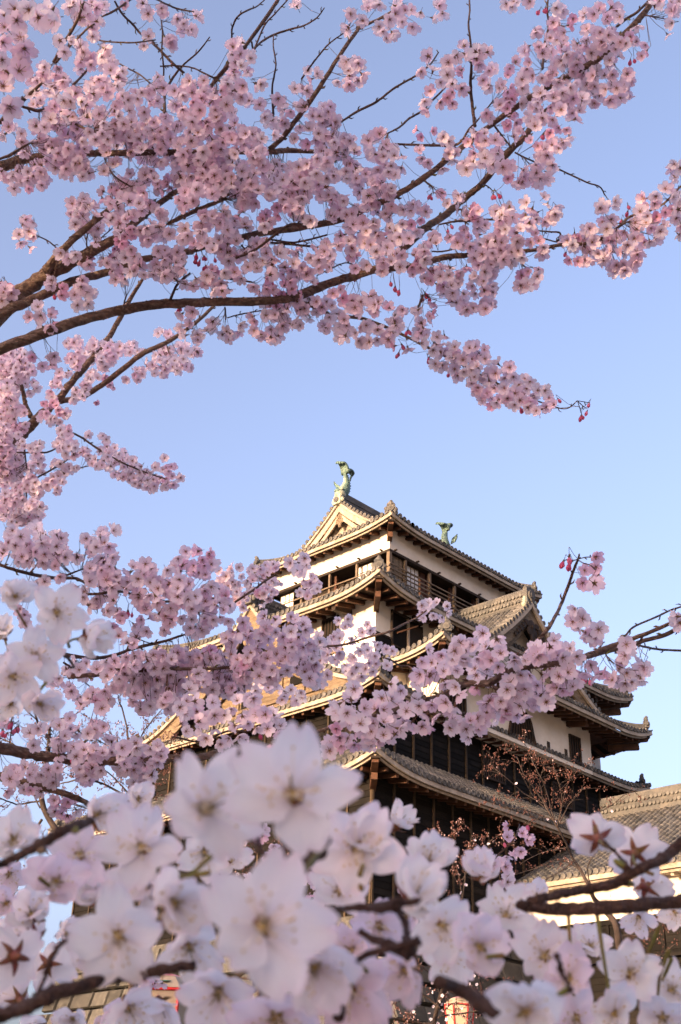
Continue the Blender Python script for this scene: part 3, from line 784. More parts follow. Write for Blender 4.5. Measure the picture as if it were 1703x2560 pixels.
# ------------------------------------------------------------------ attached turret
tur = thing("attached_turret", "low attached turret with a long sunlit grey tiled roof beside the keep", "turret")
def turret():
    ex, rx, ze = -3.0, 4.0, 12.05; y0, y1 = -8.66, -27.0
    prof = lambda t_: .50 * t_ + .012 * t_ * t_
    mb = MB()
    for sx in (-1, 1):
        rows = []; n = int((y0 - y1) / TILE)
        for i in range(n + 1):
            y = y0 + (y1 - y0) * i / n; row = []
            for k in range(11):
                t_ = (rx - ex) * (1 - k / 10); x = ex + t_ if sx < 0 else 2 * rx - ex - t_
                row.append(np.array([x, y, ze + .13 + prof(t_)]))
            rows.append(row)
        slope(mb, rows, (0, 1, 0))
    ro = mb.build("roof", ROOFM, tur)
    zr = ze + .13 + prof(rx - ex) - .1
    rd = MB(); ridge(rd, (rx, y0, zr), (rx, y1, zr), .85, .46, True); rd.build("roof_ridge", ROOFM, ro)
    for sx in (-1, 1):
        f = MB(); x = ex + .05 if sx < 0 else 2 * rx - ex - .05; f.span((x - .04, y0, ze - .12), (x + .04, y1, ze + .06)); f.span((x - sx * .12 - .03, y0, ze - .22), (x - sx * .12 + .03, y1, ze - .125)); f.build("eave_fascia", M['fascia'], ro)
    r = MB(); n = 34
    for i in range(n): 
        y = y0 - .3 + (y1 - y0 + .6) * i / (n - 1); r.bar((ex + .25, y, ze - .26), (ex + .95, y, ze - .18), .12, .13)
    r.span((ex + .12, y0, ze - .18), (ex + .95, y1, ze - .14)); r.build("rafters", [M['fascia']], ro)
    w = MB(); w.span((ex + .8, y0, 10.55), (2 * rx - ex - .8, y1 + 1, 12.3)); w.build("plaster_wall", M['plaster'], tur)
    b = MB(); b.span((ex + .75, y0, 5.0), (2 * rx - ex - .75, y1 + 1, 10.5)); board_wall(b, y1 + 1, y0, 0, -1, ex + .72, 5.0, 10.45)
    for i in range(16):
        y = y0 - .3 + (y1 - y0 + 1.4) * i / 15; b.bar((ex + .67, y, 5.0), (ex + .67, y, 10.5), .09, .10, up=(0, 1, 0), tint=.6)
    b.span((ex + .62, y0, 10.38), (ex + .78, y1 + 1, 10.56)); b.span((ex + .45, y0, 9.05), (ex + .78, y1 + 1, 9.16), 0, .9)
    b.build("boarded_wall", M['black'], tur)
turret()

# ------------------------------------------------------------------ stone rampart under the keep
ramp = thing("stone_rampart", "dry stone rampart the keep stands on", "rampart")
def rampart():
    mb = MB(); R = random.Random(3)
    def face(a, b, out, z0, z1, batter):
        L = np.linalg.norm(np.array(b) - np.array(a)); d = (np.array(b) - np.array(a)) / L; out = np.array(out, float); z = z0
        while z < z1 - .05:
            h = min(R.uniform(.55, .85), z1 - z); s_ = 0
            while s_ < L:
                w = R.uniform(.6, 1.4); e = min(s_ + w, L)
                def pt(s2, zz, o): k = (z1 - zz); q = np.array(a) + d * s2 + out * (batter * k + .02 * k * k + o); return (q[0], q[1], zz)
                o = R.uniform(0, .12); g_ = .03
                fr = [pt(s_ + g_ + .05, z + g_ + .05, o), pt(e - g_ - .05, z + g_ + .05, o), pt(e - g_ - .05, z + h - g_ - .05, o), pt(s_ + g_ + .05, z + h - g_ - .05, o)]
                bk = [pt(s_ + g_, z + g_, -.12), pt(e - g_, z + g_, -.12), pt(e - g_, z + h - g_, -.12), pt(s_ + g_, z + h - g_, -.12)]
                mb.add(fr + bk, [(0, 1, 2, 3)] + [(i, 4 + i, 4 + (i + 1) % 4, (i + 1) % 4) for i in range(4)], 0, R.random()); s_ = e
            z += h
    face((-11.5, 8.8), (-11.5, -8.8), (-1, 0), 0, 9.8, .25); face((-11.5, -8.8), (-1.6, -8.8), (0, -1), 0, 9.8, .25)
    face((-2.3, -8), (-2.3, -26.3), (-1, 0), 0, 5.0, .25)
    mb.span((-11.55, -8.85, 0), (11.5, 8.8, 9.78)); mb.span((-2.35, -26.3, 0), (10.5, -8.86, 4.98))
    mb.build("stonework", M['stone'], ramp)
rampart()
# ------------------------------------------------------------------ cherry trees: where each spray of blossom hangs
# each sheet: origin of a detail view (full-picture pixels) and "x,y,r" spots in detail units of 0.3189 px; p = pinker, b = buds
KD = 500.0 / 1568.0
def spots(ox, oy, txt):
    out = []
    for w in txt.split():
        fl = ''
        while w[-1].isalpha(): fl += w[-1]; w = w[:-1]
        x, y, r = [float(k) for k in w.split(',')]
        out.append((ox + x * KD, oy + y * KD, r * KD, fl))
    return out
NEAR_TOP = spots(0, 0, """120,70,110 250,110,130 400,60,110 60,250,110 130,160,90 90,440,150 200,380,100 60,640,140 150,560,110 70,820,110 20,330,90
330,180,90 430,140,70 30,120,80 160,300,90 40,540,90""")
T_UPPER = spots(0, 0, """600,60,90 700,60,110 800,80,90 640,160,90 750,180,90 730,270,60 560,40,60 470,330,55 515,400,60 555,330,40
640,410,90 720,470,90 620,500,80 820,380,60 850,490,90 800,440,60 430,600,130 330,620,90 500,660,80 250,620,60 350,520,60
300,760,110 420,740,100 520,760,80 600,780,90 720,640,100 820,640,100 930,640,80 960,560,50 860,720,100 760,760,100 950,780,80 860,560,60
700,880,110 800,870,90 900,860,70 560,880,90 450,860,80 360,940,110 280,980,60 480,960,110 560,1020,100 320,1060,110 430,1060,110
80,1000,80 150,1090,90 20,1060,60 210,1180,60 640,1120,120 480,1160,110 360,1170,100 560,1220,110 660,1250,100 720,1060,90
820,960,110 920,960,90 860,1060,120 980,1000,100 960,1110,110 780,1080,80 840,1160,80
1100,760,90 1200,780,80 1160,720,60 1240,600,50 1240,680,70 1000,790,60 1010,870,50 1120,880,60 1080,960,90 1180,960,110 1100,1060,90 1060,1170,100 1010,1200,80
1200,1120,130 1240,1030,100 1160,1200,100 1250,1240,90
320,1310,120 220,1350,110 420,1300,90 130,1350,90 40,1330,80 60,1400,70 240,1430,70 340,1400,80 110,1480,40 225,1480,35p 330,1450,50 150,1420,60
620,1340,100 720,1320,90 520,1330,80 830,1340,60 900,1290,70 480,1230,80 980,1400,100 1080,1380,100 1180,1370,90 900,1480,70p 1000,1480,90 1100,1480,90
1165,285,45 1130,360,30 1310,330,75 1350,360,50 1170,110,55 1270,80,60 1120,25,35 1300,120,50 1400,190,90 1480,220,70 1540,130,60 980,50,40p""")
T_UPPER += spots(400, 0, """1075,40,60 560,370,70 640,360,70 600,440,90 710,440,60 600,520,80 590,600,80 680,560,50 540,640,60
650,690,80 740,650,70 790,660,40 620,760,80 700,800,70 560,720,80 240,640,80 300,720,100 220,720,90 340,640,50 440,700,90 380,780,90 300,800,90 480,780,80 520,840,70 420,860,90
130,720,60 130,830,70 30,690,50 60,900,80 330,880,90 200,860,70 570,880,50 30,990,100 150,960,90 260,950,90 360,980,90 470,930,90 120,1060,100 230,1080,90 340,1070,110 460,1060,110
560,1000,90 600,1080,100 660,1000,80 60,1160,110 170,1160,100 740,1010,70 760,1090,90 700,1080,80 280,1200,110 380,1200,110 480,1150,90 580,1190,80 720,1180,90 800,1180,60 640,1120,80
90,1260,100 200,1270,90 320,1290,100 440,1280,110 540,1270,90 620,1300,100 720,1240,80 480,1360,100 380,1370,90 280,1370,90 160,1370,80 120,1400,70
700,1350,90 780,1270,80 840,1310,100 660,1420,90 560,1430,90 450,1440,70 340,1450,90 200,1440,80 50,1420,60p 30,1500,40p
940,1300,90 1000,1320,80 880,1420,100 960,1440,100 1060,1370,90 1120,1280,90 1200,1300,90 1120,1460,90 1200,1360,90 1050,1480,80 780,1470,80 860,1510,80 700,1510,80 600,1510,70 230,1520,80
930,770,35 960,830,80 1010,880,60p 860,920,80 820,920,50 930,970,90 900,1060,60 800,800,40 780,820,40 1080,690,70 1160,700,70 1120,800,70 1160,560,45 1230,580,50 1190,620,40p
1200,880,80 1310,860,80 1250,940,80 1350,950,70 1230,1050,90 1180,1000,60 1310,1080,90 1100,1000,50 1050,1080,60 1150,1130,60p 1370,1130,90 1270,1180,60 1480,1090,70 1240,1240,50 1400,1210,70 1300,1250,80""")
T_UPPER += spots(800, 0, """240,110,60 215,215,60 380,70,70 330,160,60 450,50,70 560,80,90 470,240,75 560,170,80 580,260,60 520,300,50 690,70,70 640,170,60 790,100,55 730,220,55 880,140,50 940,40,60 960,100,45 620,30,60
205,480,60 290,500,70 250,580,80 330,580,50 140,640,55 230,660,50 300,630,50 850,440,45 795,560,45 885,555,45 1000,490,50 1060,440,60 1140,430,70 1100,550,60p 1230,410,80 1240,480,70 1300,420,60 1130,360,50 1330,540,70 1000,580,50 945,645,35 865,715,45p
820,790,40 1030,640,60 1000,750,60p 940,800,40 1040,810,45p 840,860,25 1110,690,50 1280,630,50 1040,720,50p 760,1020,35p 795,1075,35p 885,1030,30p 955,1080,55 1010,1110,40 780,1180,40 800,1240,50 850,1270,50 960,1320,40 1000,1200,60 1060,1190,50
430,1080,80 480,1050,60 380,1110,60 500,1150,90 400,1200,90 570,1200,80 480,1240,90 640,1220,45 550,1310,80 640,1310,45 460,1330,60 590,1370,40 270,1200,60 230,1090,60 60,870,70 110,940,50 30,940,50 60,1080,80 120,1160,80 30,1160,80 180,1190,60
270,1310,90 340,1340,80 110,1350,90 200,1380,90 40,1300,60 50,1380,70 280,1420,80 400,1460,90 350,1510,80 480,1420,60 500,1500,80 560,1480,50 60,1480,70 120,1540,60
1215,1040,60 1180,1120,60p 1250,1120,60p 1290,1050,40 1210,1200,50p 1120,1290,60 1190,1290,60 1280,1250,70 1390,1210,60 1350,1300,50 1150,1330,40 1040,1250,40 870,1530,30b 960,1510,45p 1090,1530,50""")
T_UPPER += spots(1203, 0, """250,30,70 380,10,50 200,30,30 600,40,70 650,110,80 560,170,70p 610,220,70 700,190,60p 720,150,40p 640,260,60 540,300,50 440,260,65 365,380,65 450,370,70 550,430,80 630,350,80 660,420,60 590,310,50 480,420,40
810,130,60 890,110,50 930,60,55 1050,60,70 1000,150,80 1090,130,40 850,250,80 930,250,70 1010,260,80 800,360,90 740,340,60 880,390,80 960,380,80 1050,380,60 1090,330,50 930,320,60
620,510,80 700,460,60 770,480,80 880,500,70 1000,480,70 1080,440,40 730,570,80 810,590,80 900,590,70 990,580,80 600,640,70 560,570,40 660,620,60 730,690,80 850,680,80 640,730,80 960,690,80 1050,670,80 1130,600,70 1140,680,70 1110,750,80 1020,780,60 930,760,60 890,800,50 1170,640,40
520,610,60 400,570,70 480,610,60 300,630,60 360,540,50 265,490,50 225,540,30p 210,590,30p 380,490,40 60,680,55 140,680,60 330,710,70 190,740,70p 250,760,70p 140,830,60 220,800,50 230,690,30p
460,760,90 540,740,80 430,830,80 520,880,90 600,790,80 690,780,80 790,760,70 700,890,70 630,860,50 770,870,50 400,940,70 470,920,70 560,930,50 740,930,40
320,820,60 220,880,80p 280,940,70p 190,980,70p 320,1020,60 250,1060,60 420,990,50 40,890,50 60,910,40 540,1040,50p 610,1000,50p 680,1020,60p 690,1070,50 490,1060,30b 350,1085,30b 460,1140,70p 560,1120,60 640,1110,60 390,1100,30p 610,1160,40 500,1170,50
460,1220,60 530,1230,70 560,1290,40 430,1290,60 420,1360,80 510,1340,60 350,1400,80 440,1420,70 300,1430,60 330,1330,50 250,1390,50p 210,1400,40p 510,1400,50 220,1310,40 170,1310,40 30,1240,50 135,1200,55 95,1300,60 40,1100,50 20,1180,40 110,1100,40 150,1110,30p
100,1530,35b 140,1520,30b 1170,300,60p 1210,330,70 1290,350,50p 1300,400,40p 1260,440,50p 1140,340,50 1170,480,25b 1240,420,25b 1200,460,25b 1370,60,65 1400,20,60 1500,100,70 1500,30,60 1460,270,45 1500,180,40 1220,200,40 1550,20,40 460,80,25b 500,70,30b""")
T_UPPER += spots(0, 450, """200,310,50 260,330,50 160,420,60 220,420,60 270,440,45p 180,350,50 235,530,45p 160,490,30
640,200,90 590,260,80 700,220,70 650,310,80 600,350,60 710,370,70 780,370,70 740,450,50 650,390,50 560,200,60 750,290,50 750,490,35 510,550,55 600,580,60 630,640,60 700,600,50p 700,660,40 480,570,40 540,610,40
400,770,60 390,840,60 500,850,60p 480,900,50p 640,810,70 600,890,70 680,890,80 620,970,60 720,900,60 690,970,50 430,890,25b 30,800,70p 40,890,80 20,950,50 90,890,40 300,1000,50 240,1080,60 320,1080,60 400,1060,60p 420,1110,50p 380,1150,60 330,1150,40
830,130,80p 900,90,80 960,40,80 1050,60,100 1000,140,90 1100,160,80 880,190,60 810,90,50 1130,60,80 1220,50,70 900,270,90 960,300,90 860,320,50 950,380,80 1040,280,70 920,210,60 1090,230,70 1180,200,80 1230,260,80
1010,430,90p 1080,390,80 960,480,80p 880,560,80p 830,640,70 910,630,70 940,700,80 1020,620,90 870,710,60 1060,720,80 980,760,70 1100,670,60 1000,540,70 1130,460,80 1200,420,80 1180,360,80 910,780,40 1130,740,40
1260,650,110 1230,740,90 1350,650,100 1400,600,80 1280,590,80 1420,700,60 1300,760,70 1380,740,60 1230,560,60 1310,430,70 1250,360,60 1450,420,70
410,1370,60 340,1460,50p 400,1440,60p 440,1400,40 250,1370,60p""")
T_UPPER += spots(400, 450, """70,40,60p 220,100,90 180,160,90 270,60,90 330,90,80 420,60,90 400,120,60 500,90,70 570,60,90 650,60,90 740,50,90 640,180,70 720,190,80 680,120,70
180,190,80 260,170,60 330,300,80 390,290,70 480,260,80 450,350,90 540,320,100 560,400,80 640,270,70p 670,380,70 330,380,70 180,450,70 200,380,50
880,60,100 960,60,100 860,120,70 970,130,80 1080,90,90 1130,120,80 1150,60,80 1230,70,80 1260,130,60 1340,120,60 1430,150,60 1050,30,70
800,280,70p 850,320,60 900,210,70p 1000,240,80p 1070,260,60 1030,190,60 930,290,60p 1100,220,50 820,360,40 1170,310,60 1120,300,50
500,430,90 560,470,90 440,470,70 360,510,70 330,430,60 260,510,60p 490,560,70 400,560,60 560,560,80 610,620,70 540,640,50
740,520,90 820,510,70 820,600,80 720,590,70 660,560,70 890,600,70 870,660,80 960,670,70 930,570,70 1000,590,60 760,680,60 700,690,60 880,740,60 960,740,50
1090,590,70 1110,530,50 1180,610,50 1260,620,60 1250,680,60 1320,620,60 1330,680,50 1230,530,40 1030,720,50 1080,740,60 1160,740,60 1190,800,50 1110,690,50 1040,660,50 1020,780,50
590,730,60 640,770,50 430,690,80p 500,720,60 390,760,70 450,810,80 350,830,60p 420,870,60 500,870,60 260,830,50 200,810,50 280,770,50 540,860,30
270,620,30b 290,580,28b 360,670,30b 350,600,30b 430,610,25b 310,640,25b 840,800,70p 760,860,80 850,880,80p 940,910,80p 970,830,60p 860,960,70p 800,950,50 1030,850,50p 900,970,60p 1020,800,40p 990,900,28b 880,800,25b 1220,790,25b
1060,960,80 1100,920,60p 1160,970,90 1200,960,70 1150,1060,80 1080,1020,60 1230,1030,50 1000,1010,50 960,1000,50 150,1000,30b 170,1050,50 160,1170,50 230,1130,60 200,1210,60 290,1220,60 300,1250,50 260,1030,40 420,1110,50 410,1160,40 370,1180,40
520,1190,55 560,1220,60 620,1190,50p 630,1140,45 490,1210,40 540,1250,40 740,1110,50p 730,1070,40 740,1180,50 790,1220,50 860,1230,55 930,1220,50 960,1160,60 830,1060,50 910,1060,60 980,1110,50 970,1050,50 870,1170,40 900,1250,30 1060,1120,50 1100,1140,40 1030,1130,30""")
T_UPPER += spots(800, 450, """360,170,90 420,200,80 280,220,80 440,130,70 170,250,70 100,290,60 230,270,60 100,170,60 180,170,50 540,100,60
580,200,70 640,230,60 560,270,70 500,260,60 740,200,60 700,250,60 800,230,60p 830,250,50 720,330,60p 790,310,40p 650,360,60 600,420,80 760,390,60 540,380,60 640,440,60
260,370,70 340,340,70 420,340,70 450,420,60 380,420,80 300,450,80 170,430,60 240,500,80 330,500,80 400,500,60 140,500,60 60,540,80 100,580,70 50,640,60 30,560,60 240,600,50p 510,450,60p 520,510,60 290,600,40p 570,470,50 700,460,50
470,600,80 540,560,80 620,590,70 620,660,70 490,650,60 500,720,60 440,560,50 560,640,50 360,660,50 750,580,60 800,560,60 760,640,60p 720,680,40p 730,740,45p 820,620,50 800,690,60p 900,440,50 910,500,50 860,480,40 835,540,28b 760,560,25b
850,740,70 880,790,60p 900,720,60p 960,760,60 960,690,60 1010,680,60 820,770,40 920,820,40 1010,740,60 970,840,40 280,690,35p 300,740,30b 270,770,25b 330,710,25b 590,850,28b 620,860,30b 560,800,25b
1000,200,60 1090,130,50 1100,220,60 1180,230,50p 1210,220,60p 1200,280,60p 1240,240,40p 1150,270,40 1030,460,60p 1090,440,50p 1120,500,70 1080,490,50 1170,430,60p 1180,510,50 1250,370,60 1220,320,60 1130,390,50p 1290,360,50 1250,430,50 1140,330,40 1020,350,22b 1000,385,22b
1240,510,70 1310,480,70 1380,500,80 1210,590,70 1290,580,80 1370,580,80 1430,560,60 1320,660,70 1390,650,70 1260,660,60 1350,720,60 1430,620,50 1290,720,40 1380,240,60 1440,240,60 1490,220,50 1410,310,50 1450,340,60 1420,380,50 1490,290,50 1400,400,30p
1100,720,60p 1150,680,50p 1080,760,40 1030,820,60 1080,810,50 1040,890,50 1220,760,60 1280,790,50 1200,830,50 1350,830,50 1290,870,50 1220,890,50 1130,890,50 1120,950,50 1070,960,50 1140,1010,50 1210,1000,50 1290,970,60 1340,970,50 1360,880,40 1260,1000,50 970,880,40 1300,1010,40 1030,950,40
140,890,80p 60,980,80 180,940,60p 130,1040,80 230,970,80 320,940,90 300,1010,80 400,920,60 450,970,60 400,1020,60 450,1030,60p 540,1000,50p 80,1080,60 190,1120,80 40,1170,70 120,1170,70 250,1180,80 330,1150,60 420,1170,80 360,1140,50 500,1200,70p 570,1080,70 570,1190,60 660,1040,70 610,1140,60
200,1220,50 450,1250,50 340,1270,50 300,1260,40 390,1270,40 540,1250,40 160,1230,40 10,1000,60 760,1050,70 800,1130,70 880,1030,50p 890,970,50p 860,1070,50p 780,1210,70 830,1210,50 790,1280,40 800,1170,60 870,1090,40
830,890,30b 800,920,28b 850,920,25b 690,1180,28b 590,1300,35p 690,1320,40 615,1360,30b 640,1290,20b 850,1400,30b""")
T_UPPER += spots(1000, 750, """290,290,55 350,280,45 280,350,60 310,400,60 260,390,50 380,360,50 430,370,50 370,410,45p 280,500,40 330,510,40 400,440,60 440,430,50p
490,460,55 550,380,60 560,450,60 630,420,60 660,390,40 590,370,50 610,510,60 670,480,60 550,540,50 500,560,50 450,590,45 430,540,40 420,500,50 580,610,60 650,610,60 560,650,50 620,690,60 700,560,60 690,640,60 740,670,70 750,590,60 800,560,50 770,500,45 860,530,45 820,610,50
680,740,60p 600,720,40 650,780,40 720,770,60p 780,780,50p 720,830,45p 760,800,50 840,760,60 880,720,70 820,690,50 890,600,45 850,570,40 930,680,60 980,620,40 1020,640,50 1000,690,50 1050,680,50 940,780,60 900,820,40 1010,800,60p 1050,750,50 1080,710,40 1135,710,55 1000,840,40 970,740,50 1170,770,40 1100,860,45 1150,840,40 1070,870,35 1210,820,35p
225,455,32b 380,570,25b 940,850,28b 1245,780,25b 1485,810,22b 1470,870,24b 1425,905,26b""")
T_UPPER += spots(1203, 350, """490,450,45 520,500,45 590,520,45 580,580,50 550,620,50 500,640,40 360,490,45 400,540,45 350,600,50 430,620,50 380,660,50 440,570,30 550,560,50 110,560,50 180,540,60 220,530,50 160,590,50 240,610,40 150,650,50p 200,650,50p 150,700,40p 190,700,40
60,790,60 110,830,70 150,790,60 30,870,60 100,900,80 170,930,50 50,970,70 120,960,60 60,1050,50 100,1030,40 270,730,60 310,700,40 280,790,60 240,860,60 300,870,60 230,960,50 320,920,40 390,800,50p 430,730,40p 450,790,40p 440,840,40p 490,840,50 480,890,30
330,1060,50p 370,1030,45p 440,1070,50 310,1140,40 360,1140,45 400,1130,40 450,1020,30p 90,1150,45 30,1180,45 80,1210,30 30,1290,60 80,1290,40 30,1340,30 950,520,40 1000,530,35 1050,480,40 930,530,30 1045,510,25
750,750,80p 680,800,60 830,690,60 870,730,70 720,840,60 800,810,80 830,870,70 890,820,70 700,940,40p 760,950,50p 810,940,50 900,890,60 940,780,60 860,940,30 960,640,60 1020,620,40 990,690,60 1020,780,70p 1010,860,70 1060,760,50 960,950,50 980,900,60
1100,890,70 1150,820,50 1200,890,70 1100,960,60 1060,980,50 1210,950,50 1130,1020,45 1050,1030,35 1190,980,40 1020,990,40 1120,720,50 1230,570,60 1270,460,55 1220,640,60 1300,590,60 1300,510,50p 1360,500,45p 1370,440,60 1450,400,60 1380,600,50p 1210,710,60 1290,640,60 1200,770,40
1250,760,50p 1280,800,50p 1370,760,60 1320,790,50 1430,680,60 1400,720,50 1330,690,40p 1340,640,50 1520,440,60 1500,540,50p 1550,500,60 1440,560,50p 1530,610,60 1560,680,60 1550,740,50 1550,560,60 1515,190,55 1525,290,55 1560,220,40 1500,220,40 1150,520,25b 1145,565,20b 1100,630,25b 660,880,28b""")
T_BEHIND = spots(0, 850, """60,100,80 140,110,70 30,180,80 120,200,90 200,230,80 60,260,80 150,280,70 240,250,50 100,340,70 40,320,60 120,400,50 60,380,40 270,350,50 250,400,50 290,390,40
30,470,70 60,540,70 20,590,60 130,560,50 160,530,50 180,570,40 100,620,50 30,380,50 110,680,70p 170,680,60p 60,710,60 150,740,50 30,700,50 190,660,40 60,760,50
380,500,70p 440,490,60p 370,580,60p 460,570,60p 510,570,50 420,620,60 340,600,50 470,630,40 400,440,50 520,600,40 420,330,50 460,360,50 470,260,40 540,240,40 400,400,40p 520,270,40 450,310,40
560,140,60 540,30,50 620,60,70 640,130,70 700,80,70 760,120,60 830,80,60 800,140,60 880,60,70 880,150,60 600,190,50 720,30,60 920,100,50 780,200,50 820,220,50 1000,80,60 1060,80,60 1040,40,50 1120,100,40
720,280,60 760,300,50 690,330,60 650,380,60 600,420,60 580,460,40 640,440,50 830,290,40p 860,340,40p 890,370,30p 750,490,40p 690,350,50 1000,310,40 1060,290,50p 1110,260,50 1080,320,40 980,320,30 1070,240,40
1170,180,60 1280,90,70 1340,80,50 1240,140,60 1230,230,60 1300,200,60 1280,260,50 1370,190,60 1430,120,60 1440,180,60 1480,210,50 1520,100,50 1340,150,60 1420,60,50 1210,270,40 1400,230,50
490,700,50 530,730,50 480,760,50 540,690,30p 510,800,60 540,850,60 450,820,40 590,830,50 580,890,50 530,900,50 490,850,40 690,750,40 800,750,35 830,790,40 670,850,50 680,920,50 650,880,40
760,930,40 790,870,50 850,860,60 900,880,60 960,880,50 830,940,60 890,950,60 850,1000,50 740,980,50 790,990,40 920,900,40 950,940,50 1000,930,50 1060,940,50 990,1010,60 930,1030,50 1040,1000,50 900,1050,30 1020,1080,60 960,1080,40 1110,990,40 1090,1050,50 1100,1120,50 1070,1130,40
1160,1030,50 1220,990,40 1170,1090,50 1230,1090,60 1290,1020,60 1230,1150,50 1160,1150,50 1290,1080,50p 1350,990,40 1330,1060,50 1390,1060,40 1410,1080,35 1330,1140,50 1280,1150,50 1200,1170,30 1290,925,30 1360,1130,40
60,850,90 40,900,80 140,890,60 30,960,80 110,960,80 170,970,60 60,1030,80 130,1030,70 270,860,70 300,900,60 270,960,70 320,980,50 240,1000,60 300,830,50 330,930,40 220,1010,50 320,1030,50
130,1100,70 210,1100,70 250,1080,60 150,1160,60 230,1140,50 40,1100,60 60,1060,50 280,1120,40 430,970,50 470,970,50 520,1000,50 590,1000,40 450,1040,50 500,1040,40 550,1020,40 410,1090,50 470,1080,50 360,1130,50 420,1130,40 440,1190,40 460,1160,40 370,1160,30 480,1110,40
90,1210,60 80,1280,60 40,1280,60 150,1290,60 130,1330,50 180,1240,50 250,1200,60 300,1200,50 280,1270,60 230,1310,50 310,1310,50 100,1370,40 150,1400,50 220,1390,50p 280,1370,60 330,1300,40 190,1330,40 20,1330,30 30,1220,50 300,1400,30 240,1420,40 90,1440,30 140,1430,50""")
T_BEHIND += spots(400, 450, """30,1350,60 80,1340,50 120,1400,60 40,1450,70 100,1470,60 150,1440,50 230,1460,40 200,1340,60 270,1340,50 20,1520,40 180,1300,60 300,1350,30 0,1200,50 60,1230,50""")
# far twigs of the same tree in front of the keep
T_BEHIND += spots(300, 1300, """770,400,40 840,440,60 800,470,50 880,430,50 900,480,60 870,380,40 940,380,40 880,530,50 900,560,60 840,510,50 920,640,50 950,440,30 1090,380,50 1160,360,50 1210,360,50 1120,430,50 1170,410,50 1070,460,50 1020,480,60 1060,530,50 1130,500,50 1110,600,60 1140,560,50 1080,580,50p 1160,620,40 1220,500,50 1250,490,30 1030,390,40 1180,560,40 1220,560,40 980,600,50 1000,540,50 940,560,50 1110,660,40 960,690,40 1200,470,40
1480,490,50 1520,450,50 1550,490,50 1530,540,50 1470,570,50 1440,470,30 1410,570,30 1470,600,30""")
T_BEHIND += spots(0, 850, """60,215,48 184,262,60 39,106,47 5,265,62 74,90,52 133,244,53 199,148,71 27,194,51 6,193,70 69,159,50 79,208,65 187,250,47 155,232,66 99,319,52 45,186,60 71,105,75 140,213,45 74,219,72 195,320,51 105,276,64 73,280,59 41,179,54 66,82,47 11,296,65 71,325,62 165,301,67 43,404,66 25,364,58 116,433,65 80,555,53 23,512,58 95,631,55 81,615,51 115,495,48 107,361,67 29,472,69 74,451,48 42,420,54 58,343,46 45,372,73 36,497,45 41,477,55 19,540,72 120,369,54 79,428,73 56,479,49 64,995,64 40,969,63 2,986,46 116,886,56 92,948,63 24,1024,51 108,906,48 15,831,46 43,1104,66 38,1110,46 139,1051,63 63,964,46 31,1070,54 104,902,60 51,923,59 105,1051,46 56,1015,59 63,1019,71 55,1055,51 8,818,53 64,924,61 53,918,58 66,872,55 13,961,63 29,1091,57 167,820,60 198,1173,58 107,1388,72 293,1380,75 84,1236,54 241,1354,73 161,1358,58 270,1205,65 137,1236,74 200,1394,60 38,1369,53 97,1161,57 65,1346,75 137,1320,72 30,1372,50 237,1295,60 206,1387,57 111,1354,45 108,1386,50 6,1306,73 131,1179,57 195,1374,52 281,1163,73 653,61,66 861,104,71 837,140,74 819,132,45 590,28,67 854,48,60 837,85,64 946,55,46 735,40,69 817,22,54 727,39,47 828,136,57 655,99,57 669,144,72 754,44,47 608,178,70 46,771,58 53,822,69 56,657,65 25,803,54 61,748,48 71,682,56 20,685,67 19,723,60""")
T_LOW = spots(0, 1250, """60,260,70 120,310,90 180,250,70 230,340,80 300,220,60 330,300,80 50,360,80 150,450,70 240,460,70 270,400,60 370,420,80 440,370,60 440,270,50 480,300,30 350,500,60 470,440,70 430,470,60 510,450,40 490,390,50 20,420,50 430,520,40 100,240,50 380,350,60
780,270,70 690,320,70 740,350,70 840,350,70 610,430,60 720,420,60 700,520,80 800,470,70 870,450,60 890,240,45 870,510,60 680,300,50 730,600,70 850,580,60 800,560,60 910,610,60 830,640,60 860,680,80 780,770,70 880,770,60 780,680,50 900,540,40 700,640,50 930,650,40
540,700,50 610,680,45 660,720,40 650,760,40 700,830,50 760,850,50 850,870,60 920,880,50 940,950,50p 880,990,50p 910,1040,40 930,1070,30 290,650,60 350,640,40 470,600,40 200,900,60 200,960,50 160,860,50
620,1310,70 730,1370,70 560,1360,60 650,1400,60 820,1270,60 880,1320,60 840,1380,50 900,1260,50 760,1330,50 480,1400,60 420,1430,50 390,1390,40 680,1280,50 590,1260,40 520,1330,50 940,1330,50 930,1440,50""")
T_LOW += spots(0, 1650, """560,230,60 620,290,60 700,300,60 750,320,60p 820,240,60 820,330,60p 860,300,60 890,210,50 940,210,50 640,350,50 800,380,40 730,260,40 40,470,60 40,380,40 90,480,35b 140,520,30b 20,550,30b 50,580,25b 120,540,25b
300,530,50 380,550,60 230,570,50 540,450,60 540,540,60 600,560,70 510,650,70 500,590,60 700,580,60 740,540,60 640,640,70 650,710,60 580,680,50 770,580,40 760,750,60 700,740,50 860,640,70 860,730,60 740,700,40 440,650,50 260,670,30 540,745,25b 560,760,22b 440,810,30b 430,840,25b
970,690,60 1060,680,80 990,790,80 930,740,50 1140,680,60 1090,780,80 1190,740,80 1240,670,60 1260,730,50 1050,860,50 1150,830,60p 1100,890,70p 1200,830,60 1060,960,60 1140,960,60 1240,800,40 1000,860,40 1180,890,50 1090,1000,40
690,850,60 650,890,60 740,890,50 760,830,50 700,940,40 650,930,40 780,860,40 80,870,60 200,840,60 140,900,60 270,880,50 400,890,60 450,900,60 420,960,50 230,900,50 340,930,60 380,860,40 50,1030,50p 240,1020,50p 320,1030,40 190,1020,40 100,960,40
410,1100,60p 440,1140,40p 540,1100,60p 580,1090,40p 480,1200,50p 530,1220,40p 430,1190,40 500,1150,40p 600,1180,40""")
